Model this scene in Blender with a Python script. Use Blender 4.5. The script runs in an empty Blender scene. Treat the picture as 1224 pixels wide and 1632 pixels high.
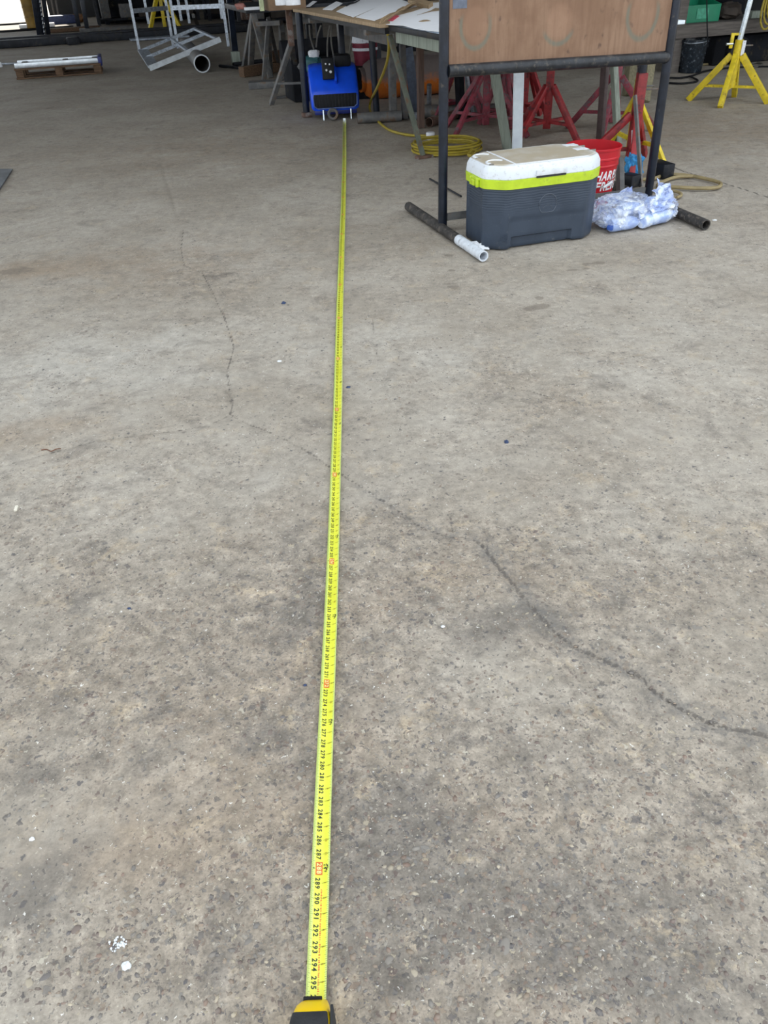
import bpy, bmesh, math, random
import numpy as np
from mathutils import Vector as V, Matrix, noise as mnoise
random.seed(7); rng = np.random.default_rng(11)
S = bpy.context.scene
COL = S.collection
pi = math.pi
# ------------------------------------------------------------------ camera
CH, PITCH, ROLL, FPX = 1.244, 35.875, -2.6, 1226.0
cam_d = bpy.data.cameras.new('camera'); cam = bpy.data.objects.new('camera', cam_d); COL.objects.link(cam)
cam.location = (0, 0, CH)
cam.rotation_mode = 'QUATERNION'
Rm = Matrix.Rotation(math.radians(90 - PITCH), 3, 'X') @ Matrix.Rotation(math.radians(ROLL), 3, 'Z')
cam.rotation_quaternion = Rm.to_quaternion()
cam_d.sensor_fit = 'VERTICAL'; cam_d.sensor_height = 36.0; cam_d.lens = 36.0 * FPX / 1632.0
cam_d.clip_start = 0.02; cam_d.clip_end = 300
S.camera = cam
# ------------------------------------------------------------------ daylight and exposure
wd = bpy.data.worlds.new('overcast_sky'); S.world = wd; wd.use_nodes = True
bg = wd.node_tree.nodes['Background']; bg.inputs[0].default_value = (0.88, 0.95, 1.0, 1); bg.inputs[1].default_value = 1.0
AX = math.radians(16.86)                                  # the shop stands turned by this much to the tape
E1 = V((math.cos(AX), math.sin(AX), 0)); EN = V((-math.sin(AX), math.cos(AX), 0)); E2 = -EN
sd = bpy.data.lights.new('sun', 'SUN'); sun = bpy.data.objects.new('sun', sd); COL.objects.link(sun)
sd.energy = 4.0; sd.angle = math.radians(0.6); sd.color = (1, .95, .86)
sun.rotation_mode = 'QUATERNION'
sun.rotation_quaternion = (-EN * math.cos(math.radians(42)) + E1 * .1 + V((0, 0, -math.sin(math.radians(42))))).to_track_quat('-Z', 'Y')
S.view_settings.view_transform = 'Standard'; S.view_settings.look = 'None'
S.view_settings.exposure = 1.0; S.view_settings.gamma = 1.0; S.view_settings.use_curve_mapping = False

# ------------------------------------------------------------------ places: shop axes and floor points
def W(a, d, z=0.0): return E1 * a + EN * d + V((0, 0, z))
def ray(px, py): return Rm @ V(((px - 612) / FPX, -(py - 816) / FPX, -1))
def fl(px, py, z=0.0):
    r = ray(px, py); t = (z - CH) / r.z; return V((0, 0, CH)) + r * t
def atY(px, py, Y):
    r = ray(px, py); return V((0, 0, CH)) + r * (Y / r.y)

# ------------------------------------------------------------------ materials
def nd(nt, typ, ins=None, **kw):
    n = nt.nodes.new(typ)
    for k, v in kw.items(): setattr(n, k, v)
    for k, v in (ins or {}).items():
        if isinstance(v, bpy.types.NodeSocket): nt.links.new(v, n.inputs[k])
        else:
            if isinstance(v, tuple) and len(v) == 3 and n.inputs[k].type == 'RGBA': v = v + (1,)
            n.inputs[k].default_value = v
    return n
def mth(nt, op, a, b=0.0, clamp=False):
    n = nd(nt, 'ShaderNodeMath', {0: a, 1: b}, operation=op, use_clamp=clamp); return n.outputs[0]
def mixc(nt, f, a, b, bt='MIX'):
    n = nd(nt, 'ShaderNodeMix', None, data_type='RGBA', blend_type=bt)
    for k, v in ((0, f), (6, a), (7, b)):
        if isinstance(v, bpy.types.NodeSocket): nt.links.new(v, n.inputs[k])
        else: n.inputs[k].default_value = (v + (1,)) if isinstance(v, tuple) and len(v) == 3 else v
    return n.outputs[2]
def sstep(nt, x, lo, hi, a=0.0, b=1.0):
    n = nd(nt, 'ShaderNodeMapRange', {0: x, 1: lo, 2: hi, 3: a, 4: b}, interpolation_type='SMOOTHSTEP'); return n.outputs[0]
def newmat(name):
    m = bpy.data.materials.new(name); m.use_nodes = True; nt = m.node_tree; nt.nodes.clear()
    out = nd(nt, 'ShaderNodeOutputMaterial'); b = nd(nt, 'ShaderNodeBsdfPrincipled'); nt.links.new(b.outputs[0], out.inputs[0])
    return m, nt, b
def setin(nt, b, k, v):
    if isinstance(v, bpy.types.NodeSocket): nt.links.new(v, b.inputs[k])
    else: b.inputs[k].default_value = (v + (1,)) if isinstance(v, tuple) and len(v) == 3 else v
def mat(name, c, rough=.5, metal=0.0, var=.25, sc=18, wear=None, wamt=.0, wsc=35, bump=.15, stretch=None, spec=.5):
    m, nt, b = newmat(name)
    tc = nd(nt, 'ShaderNodeTexCoord').outputs['Object']
    if stretch: tc = nd(nt, 'ShaderNodeMapping', {0: tc, 3: stretch}).outputs[0]
    n1 = nd(nt, 'ShaderNodeTexNoise', {'Vector': tc, 'Scale': sc, 'Detail': 5.0, 'Roughness': .6}).outputs[0]
    dk = tuple(x * (1 - var) for x in c); lt = tuple(min(1, x * (1 + var)) for x in c)
    col = mixc(nt, sstep(nt, n1, .3, .7), dk, lt)
    rr = rough
    if wear:
        n2 = nd(nt, 'ShaderNodeTexNoise', {'Vector': tc, 'Scale': wsc, 'Detail': 6.0, 'Roughness': .7}).outputs[0]
        f = sstep(nt, n2, .62 - wamt * .5, .72 - wamt * .4)
        col = mixc(nt, f, col, wear); rr = sstep(nt, n2, .5, .75, rough, min(1, rough + .25))
    setin(nt, b, 'Base Color', col); setin(nt, b, 'Roughness', rr); setin(nt, b, 'Metallic', metal); setin(nt, b, 'Specular IOR Level', spec)
    if bump:
        n3 = nd(nt, 'ShaderNodeTexNoise', {'Vector': tc, 'Scale': sc * 6, 'Detail': 3.0}).outputs[0]
        bn = nd(nt, 'ShaderNodeBump', {'Strength': bump, 'Distance': .004, 'Height': n3}).outputs[0]
        nt.links.new(bn, b.inputs['Normal'])
    return m
M = {}
M['dark_pipe'] = mat('dark_pipe', (.010, .0145, .026), .3, .2, .35, 14, (.07, .06, .055), .02, 22, .15)
M['bar_pipe'] = mat('bar_pipe', (.018, .02, .025), .42, .2, .4, 16, (.07, .062, .055), .2, 30, .2)
M['foot_pipe'] = mat('foot_pipe', (.035, .032, .03), .75, .0, .45, 22, (.12, .1, .085), .2, 40, .6)
M['white_paint'] = mat('white_paint', (.62, .66, .72), .5, 0, .12, 30, (.2, .2, .22), .1, 40)
M['black'] = mat('black_plastic', (.008, .0085, .011), .55, 0, .3, spec=.25)
M['black_steel'] = mat('black_steel', (.012, .014, .02), .5, .4, .4, 9, (.05, .045, .04), .15, 10)
M['slate'] = None
M['red'] = mat('red_paint', (.28, .018, .022), .45, 0, .3, 20, (.09, .02, .025), .2, 14, .2)
M['red_dull'] = mat('dull_red_paint', (.2, .028, .045), .55, 0, .35, 18, (.11, .08, .09), .22, 16, .2)
M['red_plastic'] = mat('red_plastic', (.52, .012, .022), .35, 0, .1, 8, None, 0, 1, .05)
M['yellow'] = mat('yellow_paint', (.66, .5, .02), .45, 0, .18, 14, (.3, .2, .03), .12, 30)
M['galv'] = mat('galvanised_steel', (.5, .55, .62), .38, .75, .2, 20, (.3, .32, .36), .2, 25)
M['alu'] = mat('aluminium', (.62, .66, .7), .35, .8, .15, 12)
M['greyst'] = mat('grey_steel', (.135, .135, .135), .6, .2, .3, 12, (.17, .12, .085), .2, 12)
M['lumber_green'] = mat('treated_lumber', (.235, .265, .225), .8, 0, .22, 6, None, 0, 1, .3, (9, 9, .6))
M['lumber_olive'] = mat('olive_lumber', (.21, .185, .115), .8, 0, .25, 6, None, 0, 1, .3, (9, 9, .6))
M['lumber_brown'] = mat('brown_lumber', (.105, .065, .05), .8, 0, .3, 6, None, 0, 1, .3, (9, 9, .6))
M['wood_box'] = mat('brown_box_wood', (.17, .105, .06), .8, 0, .25, 6)
M['timber'] = mat('old_timber', (.12, .07, .04), .85, 0, .4, 10, None, 0, 1, .4, (1, 8, 8))
M['plywood'] = mat('worn_plywood', (.36, .26, .16), .75, 0, .2, 5, (.22, .15, .09), .2, 6, .1, (1, 8, 1))
M['white_board'] = mat('whitewashed_board', (.78, .86, .96), .55, 0, .08, 14, (.45, .47, .5), .05, 10, .1)
M['paper'] = mat('white_paper', (.92, .93, .97), .7, 0, .02, 6, None, 0, 1, .05)
M['card'] = mat('brown_cardboard', (.36, .25, .14), .8, 0, .15, 10)
M['blue'] = mat('blue_plastic', (.008, .085, .78), .33, 0, .12, 6, None, 0, 1, .05)
M['blue_dark'] = mat('navy_plastic', (.01, .02, .16), .4, 0, .2)
M['orange'] = mat('orange_tank_paint', (.55, .14, .02), .35, 0, .25, 8, (.22, .14, .1), .3, 9, .2)
def tank_mat():
    m, nt, b = newmat('dusty_orange_tank')
    P = nd(nt, 'ShaderNodeTexCoord').outputs['Object']; z = nd(nt, 'ShaderNodeSeparateXYZ', {0: P}).outputs[2]
    n = nd(nt, 'ShaderNodeTexNoise', {'Vector': P, 'Scale': 9.0, 'Detail': 6.0, 'Roughness': .65}).outputs[0]
    f = sstep(nt, mth(nt, 'ADD', z, mth(nt, 'MULTIPLY', mth(nt, 'SUBTRACT', n, .5), .35)), -.06, .06)
    setin(nt, b, 'Base Color', mixc(nt, f, mixc(nt, n, (.6, .17, .02), (.42, .1, .02)), mixc(nt, n, (.13, .1, .095), (.2, .165, .15))))
    setin(nt, b, 'Roughness', sstep(nt, f, 0, 1, .25, .85)); return m
M['orange'] = tank_mat()
M['rust'] = mat('rusty_steel', (.13, .075, .055), .8, .1, .4, 12, (.22, .2, .19), .2, 14, .3)
M['cord_yellow'] = mat('yellow_cord', (.34, .26, .025), .5, 0, .15)
M['cord_tan'] = mat('tan_hose', (.28, .22, .11), .6, 0, .15)
M['cord_grey'] = mat('grey_cord', (.13, .125, .11), .6, 0, .15)
M['green'] = mat('green_plastic', (.01, .21, .11), .35, 0, .12, 6)
M['wood_bench'] = mat('grey_bench_wood', (.11, .095, .085), .8, 0, .3, 6, None, 0, 1, .3, (.8, 9, 9))
M['chrome'] = mat('bright_steel', (.7, .78, .85), .22, .9, .1)
M['blue_rag'] = mat('blue_rag', (.04, .24, .5), .9, 0, .3, 20)
M['teal'] = mat('teal_paint', (.02, .1, .11), .5, 0, .2)
M['clutter'] = mat('dark_clutter', (.014, .015, .019), .85, 0, .5, 3, (.06, .05, .035), .1, 4, spec=.15)
M['clutter_brown'] = mat('brown_clutter', (.04, .03, .024), .8, 0, .5, 3)
M['wall'] = mat('dim_sheet_metal', (.05, .052, .056), .7, .2, .2, 1.5)
M['roof'] = mat('roof_sheet', (.14, .15, .165), .6, .2, .15, 1.0)
M['rubber'] = mat('black_rubber', (.018, .019, .022), .65, 0, .2, 60)
M['case_yellow'] = mat('case_yellow', (.9, .6, .006), .3, 0, .04, 20, None, 0, 1, .03)
M['ink'] = mat('black_ink', (.014, .02, .014), .5, 0, .1, 50, None, 0, 1, 0)
M['oliveink'] = mat('olive_red_ink', (.34, .17, .02), .5, 0, .1, 50, None, 0, 1, 0)
M['tickink'] = mat('tick_ink', (.045, .085, .015), .5, 0, .1, 50, None, 0, 1, 0)
M['redink'] = mat('red_ink', (.68, .17, .035), .5, 0, .1, 50, None, 0, 1, 0)
M['paleink'] = mat('pale_ink', (.85, .78, .3), .5, 0, .05, 50, None, 0, 1, 0)
M['redfaint'] = mat('faint_red_ink', (.78, .5, .07), .5, 0, .1, 50, None, 0, 1, 0)
M['white_lbl'] = mat('white_label', (.75, .77, .82), .5, 0, .1, 60, (.2, .2, .25), .12, 60, 0)
M['white_print'] = mat('white_print', (.85, .84, .86), .45, 0, .04, 30, None, 0, 1, 0)
M['white_plastic'] = mat('white_plastic', (.74, .76, .8), .45, 0, .08, 30)
M['blue_chip'] = mat('blue_chip', (.03, .05, .12), .5, 0, .3, 90)
M['white_chip'] = mat('white_chip', (.72, .75, .78), .8, 0, .12, 160)
M['butt'] = mat('butt_paper', (.7, .66, .56), .8, 0, .1, 160)
M['twig'] = mat('twig_bark', (.15, .07, .045), .85, 0, .3, 90)
M['plate'] = mat('steel_plate', (.13, .14, .155), .55, .3, .3, 5)
M['ground'] = mat('outside_ground', (.5, .47, .42), .9, 0, .15, .8)

# ------------------------------------------------------------------ mesh helpers
TM = {}
def finish(bm, name, m, parent=None, smooth=True, ang=38, world=False, label=None, kind=None):
    if world and parent is not None:
        bm.transform(TM[parent.name].inverted())
    bmesh.ops.recalc_face_normals(bm, faces=bm.faces)
    me = bpy.data.meshes.new(name); bm.to_mesh(me); bm.free()
    me.materials.append(m if not isinstance(m, str) else M[m])
    if smooth:
        me.shade_smooth(); me.set_sharp_from_angle(angle=math.radians(ang))
    o = bpy.data.objects.new(name, me); COL.objects.link(o)
    if parent is not None:
        o.parent = parent; TM[o.name] = TM[parent.name]
    else: TM[o.name] = Matrix.Identity(4)
    if label: o['label'] = label
    if kind: o['kind'] = kind
    return o
def thing(name, label, cat, loc=(0, 0, 0), rz=0.0, group=None):
    o = bpy.data.objects.new(name, None); COL.objects.link(o); o.empty_display_size = .1
    o.location = loc; o.rotation_euler = (0, 0, rz); o['label'] = label; o['category'] = cat
    if group: o['group'] = group
    TM[o.name] = Matrix.Translation(V(loc)) @ Matrix.Rotation(rz, 4, 'Z')
    return o
def tag(o, label, cat, group=None):
    o['label'] = label; o['category'] = cat
    if group: o['group'] = group
    return o
def single(bm, name, m, label, cat, group=None, loc=None, **k):
    o = finish(bm, name, m, **k)
    if loc is None:                                   # put the origin at the thing's base
        me = o.data; n = len(me.vertices); a = np.empty(n * 3); me.vertices.foreach_get('co', a); a = a.reshape(-1, 3)
        c = V((a[:, 0].mean(), a[:, 1].mean(), a[:, 2].min())); me.transform(Matrix.Translation(-c)); o.location = c
    else: o.location = loc
    return tag(o, label, cat, group)
def dup(root, loc, rz=0.0, label=None):
    r = root.copy(); COL.objects.link(r); r.location = loc; r.rotation_euler = (0, 0, rz)
    if label: r['label'] = label
    for ch in list(root.children):
        c = ch.copy(); COL.objects.link(c); c.parent = r
        for g in list(ch.children):
            d = g.copy(); COL.objects.link(d); d.parent = c
    return r
def B(): return bmesh.new()
def merge(bm, src, mtx=None):
    if mtx is not None: src.transform(mtx)
    me = bpy.data.meshes.new('t'); src.to_mesh(me); src.free(); bm.from_mesh(me); bpy.data.meshes.remove(me)
def box(bm, c, s, rot=None, bev=0.0):
    b = B(); bmesh.ops.create_cube(b, size=1.0)
    b.transform(Matrix.Diagonal((s[0], s[1], s[2], 1)))
    if bev: bmesh.ops.bevel(b, geom=list(b.edges), offset=bev, segments=2, affect='EDGES', profile=.6)
    mtx = Matrix.Translation(V(c))
    if rot is not None: mtx = mtx @ (rot.to_4x4() if isinstance(rot, Matrix) else Matrix.Rotation(rot, 4, 'Z'))
    merge(bm, b, mtx); return bm
def frame_z(d, up=V((0, 0, 1))):
    d = d.normalized()
    if abs(d.dot(up)) > .98: up = V((0, 1, 0))
    x = up.cross(d).normalized(); y = d.cross(x)
    return Matrix((x, y, d)).transposed()
def beam(bm, p, q, w, h, up=V((0, 0, 1)), bev=0.0):
    p = V(p); q = V(q); d = q - p
    return box(bm, (p + q) / 2, (w, h, d.length), frame_z(d, up), bev)
def ring(bm, c, R, r, n):
    return [bm.verts.new(c + R @ V((r * math.cos(2 * pi * i / n), r * math.sin(2 * pi * i / n), 0))) for i in range(n)]
def skin(bm, rings, cap0=True, cap1=True, closed=False):
    n = len(rings[0])
    prs = list(zip(rings[:-1], rings[1:])) + ([(rings[-1], rings[0])] if closed else [])
    for a, b in prs:
        for i in range(n): bm.faces.new((a[i], a[(i + 1) % n], b[(i + 1) % n], b[i]))
    if not closed:
        if cap0: bm.faces.new(rings[0][::-1])
        if cap1: bm.faces.new(rings[-1])
def tube(bm, p, q, r, r2=None, n=14, wall=None):
    p = V(p); q = V(q); R = frame_z(q - p); r2 = r if r2 is None else r2
    if wall is None: skin(bm, [ring(bm, p, R, r, n), ring(bm, q, R, r2, n)])
    else:
        skin(bm, [ring(bm, p, R, r, n), ring(bm, q, R, r2, n), ring(bm, q, R, r2 - wall, n), ring(bm, p, R, r - wall, n)], closed=True)
    return bm
def sweep(bm, pts, r, n=8, closed=False, smoothn=0):
    pts = [V(p) for p in pts]
    if smoothn:
        out = []; m = len(pts)
        rngp = range(m if closed else m - 1)
        for i in rngp:
            g = lambda k: pts[k % m] if closed else pts[max(0, min(m - 1, k))]
            a, b, c, d = g(i - 1), g(i), g(i + 1), g(i + 2)
            for s in range(smoothn):
                t = s / smoothn
                out.append(.5 * ((2 * b) + (c - a) * t + (2 * a - 5 * b + 4 * c - d) * t * t + (3 * b - a - 3 * c + d) * t ** 3))
        if not closed: out.append(pts[-1])
        pts = out
    rings = []; m = len(pts)
    for i, p in enumerate(pts):
        d = (pts[(i + 1) % m] - pts[i - 1]) if closed else (pts[min(m - 1, i + 1)] - pts[max(0, i - 1)])
        rings.append(ring(bm, p, frame_z(d), r, n))
    skin(bm, rings, closed=closed); return bm
def lathe(bm, prof, n=32, mtx=None, closed=False, c0=True, c1=True):
    b = B(); rings = [[b.verts.new((r * math.cos(2 * pi * i / n), r * math.sin(2 * pi * i / n), z)) for i in range(n)] for r, z in prof]
    skin(b, rings, c0, c1, closed); merge(bm, b, mtx); return bm
def rrect(w, d, r, n=6, step=None):
    out = []
    for cx, cy, a0 in ((w/2-r, d/2-r, 0), (-w/2+r, d/2-r, pi/2), (-w/2+r, -d/2+r, pi), (w/2-r, -d/2+r, 1.5*pi)):
        for i in range(n + 1):
            a = a0 + i * pi / 2 / n; out.append((cx + r * math.cos(a), cy + r * math.sin(a)))
    if step:
        o2 = []
        for i, p in enumerate(out):
            q = out[(i + 1) % len(out)]; L = math.hypot(q[0]-p[0], q[1]-p[1]); k = max(1, int(round(L / step)))
            for j in range(k): o2.append((p[0] + (q[0]-p[0]) * j / k, p[1] + (q[1]-p[1]) * j / k))
        out = o2
    return out

# ------------------------------------------------------------------ the floor
CR = [  # cracks: floor polylines, half width
 ([(292,365),(288,395),(293,420),(322,432),(338,462),(358,505),(366,530),(372,548),(362,590),(364,615),(370,640),(366,658),(392,672),(425,684),(460,700),(496,720),(535,748),(575,772),(605,792),(640,815),(672,838),(712,852),(750,856),(768,866)], .0032),
 ([(768,866),(790,895),(822,935),(850,968),(885,1005),(915,1028),(950,1044),(985,1058),(1022,1076),(1045,1100),(1085,1125),(1130,1148),(1180,1160),(1240,1170)], .0048),
 ([(366,658),(335,675),(280,685),(225,692),(160,700),(90,718),(0,742)], .0018),
 ([(590,480),(600,560),(620,630),(640,665),(665,710),(690,760),(712,800),(722,848)], .0003),
 ([(238,120),(250,200),(262,280),(285,350)], .0012),
 ([(45,75),(58,95)], .003), ([(80,131),(87,148)], .003), ([(0,156),(80,152),(220,140),(380,126)], .003),
 ([(1066,262),(1090,272),(1120,280),(1160,292),(1200,304),(1240,318)], .010),
 ([(780,925),(840,985),(900,1040),(960,1120),(1010,1180)], -.002), ([(640,900),(690,990),(740,1020)], -.002),
 ([(800,612),(850,622),(880,632)], .003)]
CRW = [([(fl(px, py).x, fl(px, py).y) for px, py in P], w) for P, w in CR]
def blobs(L, X, Y):
    r = np.zeros_like(X)
    for px, py, sx, sy, a in L:
        p = fl(px, py); k_ = .72 if L is STAIN else 1; dx = (X - p.x) / sx / k_; dy = (Y - p.y) / sy / k_; r += a * np.exp(-(dx * dx + dy * dy))
    return r
WEAR = [(760,1430,.26,.2,.8),(640,1250,.16,.2,.7),(470,1020,.2,.3,.7),(130,1130,.3,.2,.55),(180,1520,.25,.12,.6),(940,1480,.25,.15,.6),(830,960,.3,.25,.3),(620,880,.3,.25,.45),(300,980,.3,.25,.4),(980,1220,.3,.2,.45),(1100,900,.5,.4,.4),(100,860,.4,.4,.35),(840,620,.35,.3,.3),(560,1500,.15,.2,.5),(330,440,.25,.25,.35),(430,1350,.25,.2,.4),(1100,1400,.2,.2,.4)]
DARK = [(755,1030,.09,.05,.5),(800,985,.1,.05,.8),(870,985,.07,.05,.6),(640,1280,.12,.08,.4),(800,1450,.14,.12,.55),(690,1350,.1,.1,.4),(480,960,.08,.22,.55),(100,1220,.16,.06,.5),(50,1420,.12,.12,.5),(1000,1450,.15,.08,.5),(420,1190,.1,.1,.45),(560,1340,.07,.2,.5),(880,1200,.12,.06,.45),(150,880,.06,.3,.3),(1120,1560,.15,.08,.45),(640,1540,.08,.12,.45)]
BROWN = [(250,420,.8,.6,.45),(60,690,.35,.2,.5),(560,1000,.2,.25,.4),(760,920,.25,.12,.5),(420,1300,.3,.2,.45),(200,1350,.25,.12,.5),(330,1120,.3,.2,.4),(860,1330,.25,.12,.4),(1120,200,1.6,1.4,.6),(300,240,1.5,1.2,.45),(690,380,.5,.5,.3),(1060,640,.6,.3,.2),(760,1570,.3,.1,.4),(40,430,.4,.15,.6)]
LIGHT = [(180,560,.8,.5,.5),(950,560,.9,.5,.4),(640,560,.3,.5,.3),(300,800,.4,.3,.35),(960,860,.4,.25,.4),(900,1130,.25,.12,.35),(1130,1520,.12,.1,.5),(960,1370,.12,.1,.3),(250,1240,.2,.1,.3),(80,600,.5,.3,.4)]
STAIN = [(864,487,.05,.05,1),(845,492,.05,.04,1),(860,474,.03,.035,1),(720,430,.035,.03,.9),(716,452,.05,.025,.7),(722,456,.05,.025,.9),(665,478,.06,.035,.6),(716,406,.05,.04,.8),(935,419,.05,.05,.7),(957,417,.05,.04,.9),(912,428,.05,.03,.8),(935,426,.04,.03,.7),(840,505,.05,.03,.5),(785,437,.1,.03,.4),(725,460,.03,.03,.6),(955,610,.05,.03,.3),(25,432,.2,.12,.75),(350,428,.25,.1,.3)]
def fheight(X, Y):
    return .0018 * np.sin(X * 3.1 + 1.3 * np.sin(Y * 2.2)) + .0015 * np.sin(Y * 4.3 + X * 1.7) + .0006 * np.sin(X * 23 + 3 * np.sin(Y * 17)) - .0035
def crackd(X, Y, lst):
    best = np.full(X.shape, .12)
    for P, w in lst:
        for (ax, ay), (bx, by) in zip(P[:-1], P[1:]):
            sel = (X > min(ax, bx) - .15) & (X < max(ax, bx) + .15) & (Y > min(ay, by) - .15) & (Y < max(ay, by) + .15)
            if not sel.any(): continue
            x = X[sel]; y = Y[sel]; vx, vy = bx - ax, by - ay
            t = np.clip(((x - ax) * vx + (y - ay) * vy) / (vx * vx + vy * vy + 1e-9), 0, 1)
            d = np.hypot(x - ax - t * vx, y - ay - t * vy) - w
            best[sel] = np.minimum(best[sel], d)
    return best
def grow(a, b, s0, k):
    r = [a]; s = s0
    while r[-1] < b: r.append(r[-1] + s); s *= k
    return r
def build_floor():
    xs = np.array([-v for v in grow(1.5, 60, .012, 1.035)[::-1]] + list(np.arange(-1.49, 2.0, .01)) + grow(2.0, 60, .012, 1.035))
    ys = np.array([-v for v in grow(.1, 40, .03, 1.12)[::-1]] + list(np.arange(-.09, 4.6, .01)) + grow(4.6, 90, .012, 1.018))
    X, Y = np.meshgrid(xs, ys); nx, ny = len(xs), len(ys)
    cd = crackd(X, Y, CRW); gd = crackd(X, Y, [CRW[1], (CRW[0][0][-7:], -.008)]); Z = fheight(X, Y) - .004 * np.clip(1 - np.maximum(cd, 0) / .012, 0, 1)
    far = np.clip((np.hypot(X, Y) - 30) / 10, 0, 1); Z = Z * (1 - far)
    co = np.stack([X, Y, Z], -1).reshape(-1, 3).astype(np.float32)
    i = np.arange(nx * ny).reshape(ny, nx)
    q = np.stack([i[:-1, :-1], i[:-1, 1:], i[1:, 1:], i[1:, :-1]], -1).reshape(-1, 4).astype(np.int32)
    me = bpy.data.meshes.new('floor')
    me.vertices.add(len(co)); me.vertices.foreach_set('co', co.ravel())
    me.loops.add(q.size); me.loops.foreach_set('vertex_index', q.ravel())
    me.polygons.add(len(q)); me.polygons.foreach_set('loop_start', np.arange(0, q.size, 4, dtype=np.int32))
    me.update(); me.shade_smooth()
    for nm, arr in (('crack', cd), ('gravel', gd), ('wear', blobs(WEAR, X, Y)), ('dark', blobs(DARK, X, Y)), ('brown', blobs(BROWN, X, Y)), ('light', blobs(LIGHT, X, Y)), ('stain', blobs(STAIN, X, Y))):
        at = me.attributes.new(nm, 'FLOAT', 'POINT'); at.data.foreach_set('value', arr.ravel().astype(np.float32))
    o = bpy.data.objects.new('floor', me); COL.objects.link(o); o['kind'] = 'structure'; o['label'] = 'worn concrete shop floor with exposed stones and cracks'
    TM['floor'] = Matrix.Identity(4)
    m, nt, b = newmat('worn_concrete')
    P = nd(nt, 'ShaderNodeTexCoord').outputs['Object']
    A = lambda n: nd(nt, 'ShaderNodeAttribute', attribute_name=n).outputs['Fac']
    def N(sc, det=4.0, ro=.55, vec=None, dist=0.0): return nd(nt, 'ShaderNodeTexNoise', {'Vector': vec or P, 'Scale': sc, 'Detail': det, 'Roughness': ro, 'Distortion': dist}).outputs[0]
    warp = nd(nt, 'ShaderNodeTexNoise', {'Vector': P, 'Scale': 60.0, 'Detail': 4.0, 'Roughness': .65}).outputs[1]
    w2 = nd(nt, 'ShaderNodeVectorMath', {0: warp, 1: (.5, .5, .5)}, operation='SUBTRACT').outputs[0]
    w3 = nd(nt, 'ShaderNodeVectorMath', {0: w2, 3: .03}, operation='SCALE').outputs[0]
    PW = nd(nt, 'ShaderNodeVectorMath', {0: P, 1: w3}, operation='ADD').outputs[0]
    nL, nM, nS, nXS = N(1.3, 5), N(7, 6, .62), N(38, 6, .65), N(190, 4, .7)
    col = mixc(nt, sstep(nt, nL, .35, .65), (.312, .274, .228), (.385, .347, .298))
    brown = mth(nt, 'ADD', A('brown'), mth(nt, 'MULTIPLY', mth(nt, 'SUBTRACT', nM, .5), 1.3))
    col = mixc(nt, sstep(nt, brown, .1, .9, 0, .7), col, (.29, .222, .16))
    lt = mth(nt, 'ADD', A('light'), mth(nt, 'MULTIPLY', mth(nt, 'SUBTRACT', N(4.3, 6, .6), .5), 1.5))
    col = mixc(nt, sstep(nt, lt, .15, .9, 0, .6), col, (.45, .422, .378))
    dk = mth(nt, 'ADD', A('dark'), mth(nt, 'MULTIPLY', mth(nt, 'SUBTRACT', N(9, 6, .65), .5), 1.6))
    wr0 = mth(nt, 'ADD', A('wear'), mth(nt, 'MULTIPLY', mth(nt, 'SUBTRACT', N(5.5, 5, .6), .5), 1.5))
    wr1 = wr0
    col = mixc(nt, sstep(nt, wr0, -.15, .75, 0, .55), col, (.262, .215, .168))
    dkf = sstep(nt, dk, .15, .6, 0, .72)
    col = mixc(nt, dkf, col, (.165, .147, .128))
    # mottling
    rg = sstep(nt, wr0, -.3, .7, .35, 1)
    pa = mth(nt, 'MULTIPLY', sstep(nt, N(6, 8, .74, None, .6), .53, .63), rg); col = mixc(nt, mth(nt, 'MULTIPLY', pa, .65), col, (.165, .147, .13))
    pb = mth(nt, 'MULTIPLY', sstep(nt, N(8, 8, .74, None, .5), .55, .65), rg); col = mixc(nt, mth(nt, 'MULTIPLY', pb, .7), col, (.39, .315, .225))
    pc = mth(nt, 'MULTIPLY', sstep(nt, N(33, 7, .75, None, .6), .57, .64), rg); col = mixc(nt, mth(nt, 'MULTIPLY', pc, .45), col, (.15, .125, .112))
    def mot(n, a): return mth(nt, 'ADD', 1.0, mth(nt, 'MULTIPLY', mth(nt, 'MULTIPLY', mth(nt, 'SUBTRACT', n, .5), a), rg))
    for n_, a_ in ((nS, 1.5), (nXS, 1.2), (N(16, 6, .7), 1.5)):
        g_ = mot(n_, a_); col = mixc(nt, 1.0, col, nd(nt, 'ShaderNodeCombineColor', {0: g_, 1: g_, 2: g_}).outputs[0], 'MULTIPLY')
    heights = []
    def pebbles(sc, dens, rlo, rhi, lo, hi, dim):
        nonlocal col
        vo = nd(nt, 'ShaderNodeTexVoronoi', {'Vector': PW, 'Scale': sc, 'Randomness': 1.0}, voronoi_dimensions='2D')
        d, c = vo.outputs['Distance'], vo.outputs['Color']
        s = nd(nt, 'ShaderNodeSeparateColor', {0: c}).outputs
        keep = mth(nt, 'LESS_THAN', s[0], mth(nt, 'MULTIPLY', dens, sstep(nt, wr0, lo, hi, .05, 1)))
        r = mth(nt, 'ADD', mth(nt, 'MULTIPLY', s[1], rhi - rlo), rlo)
        e = mth(nt, 'SUBTRACT', r, d)
        mk = mth(nt, 'MULTIPLY', sstep(nt, e, 0, .09), keep)
        rmp = nd(nt, 'ShaderNodeValToRGB', {0: s[2]}); rmp.color_ramp.interpolation = 'CONSTANT'
        cols = [(.09, .082, .08), (.15, .14, .135), (.12, .085, .078), (.2, .19, .18), (.26, .2, .15), (.19, .135, .105), (.32, .29, .25), (.43, .37, .27), (.085, .08, .088), (.5, .46, .38)]
        el = rmp.color_ramp.elements
        while len(el) < len(cols): el.new(.5)
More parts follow.
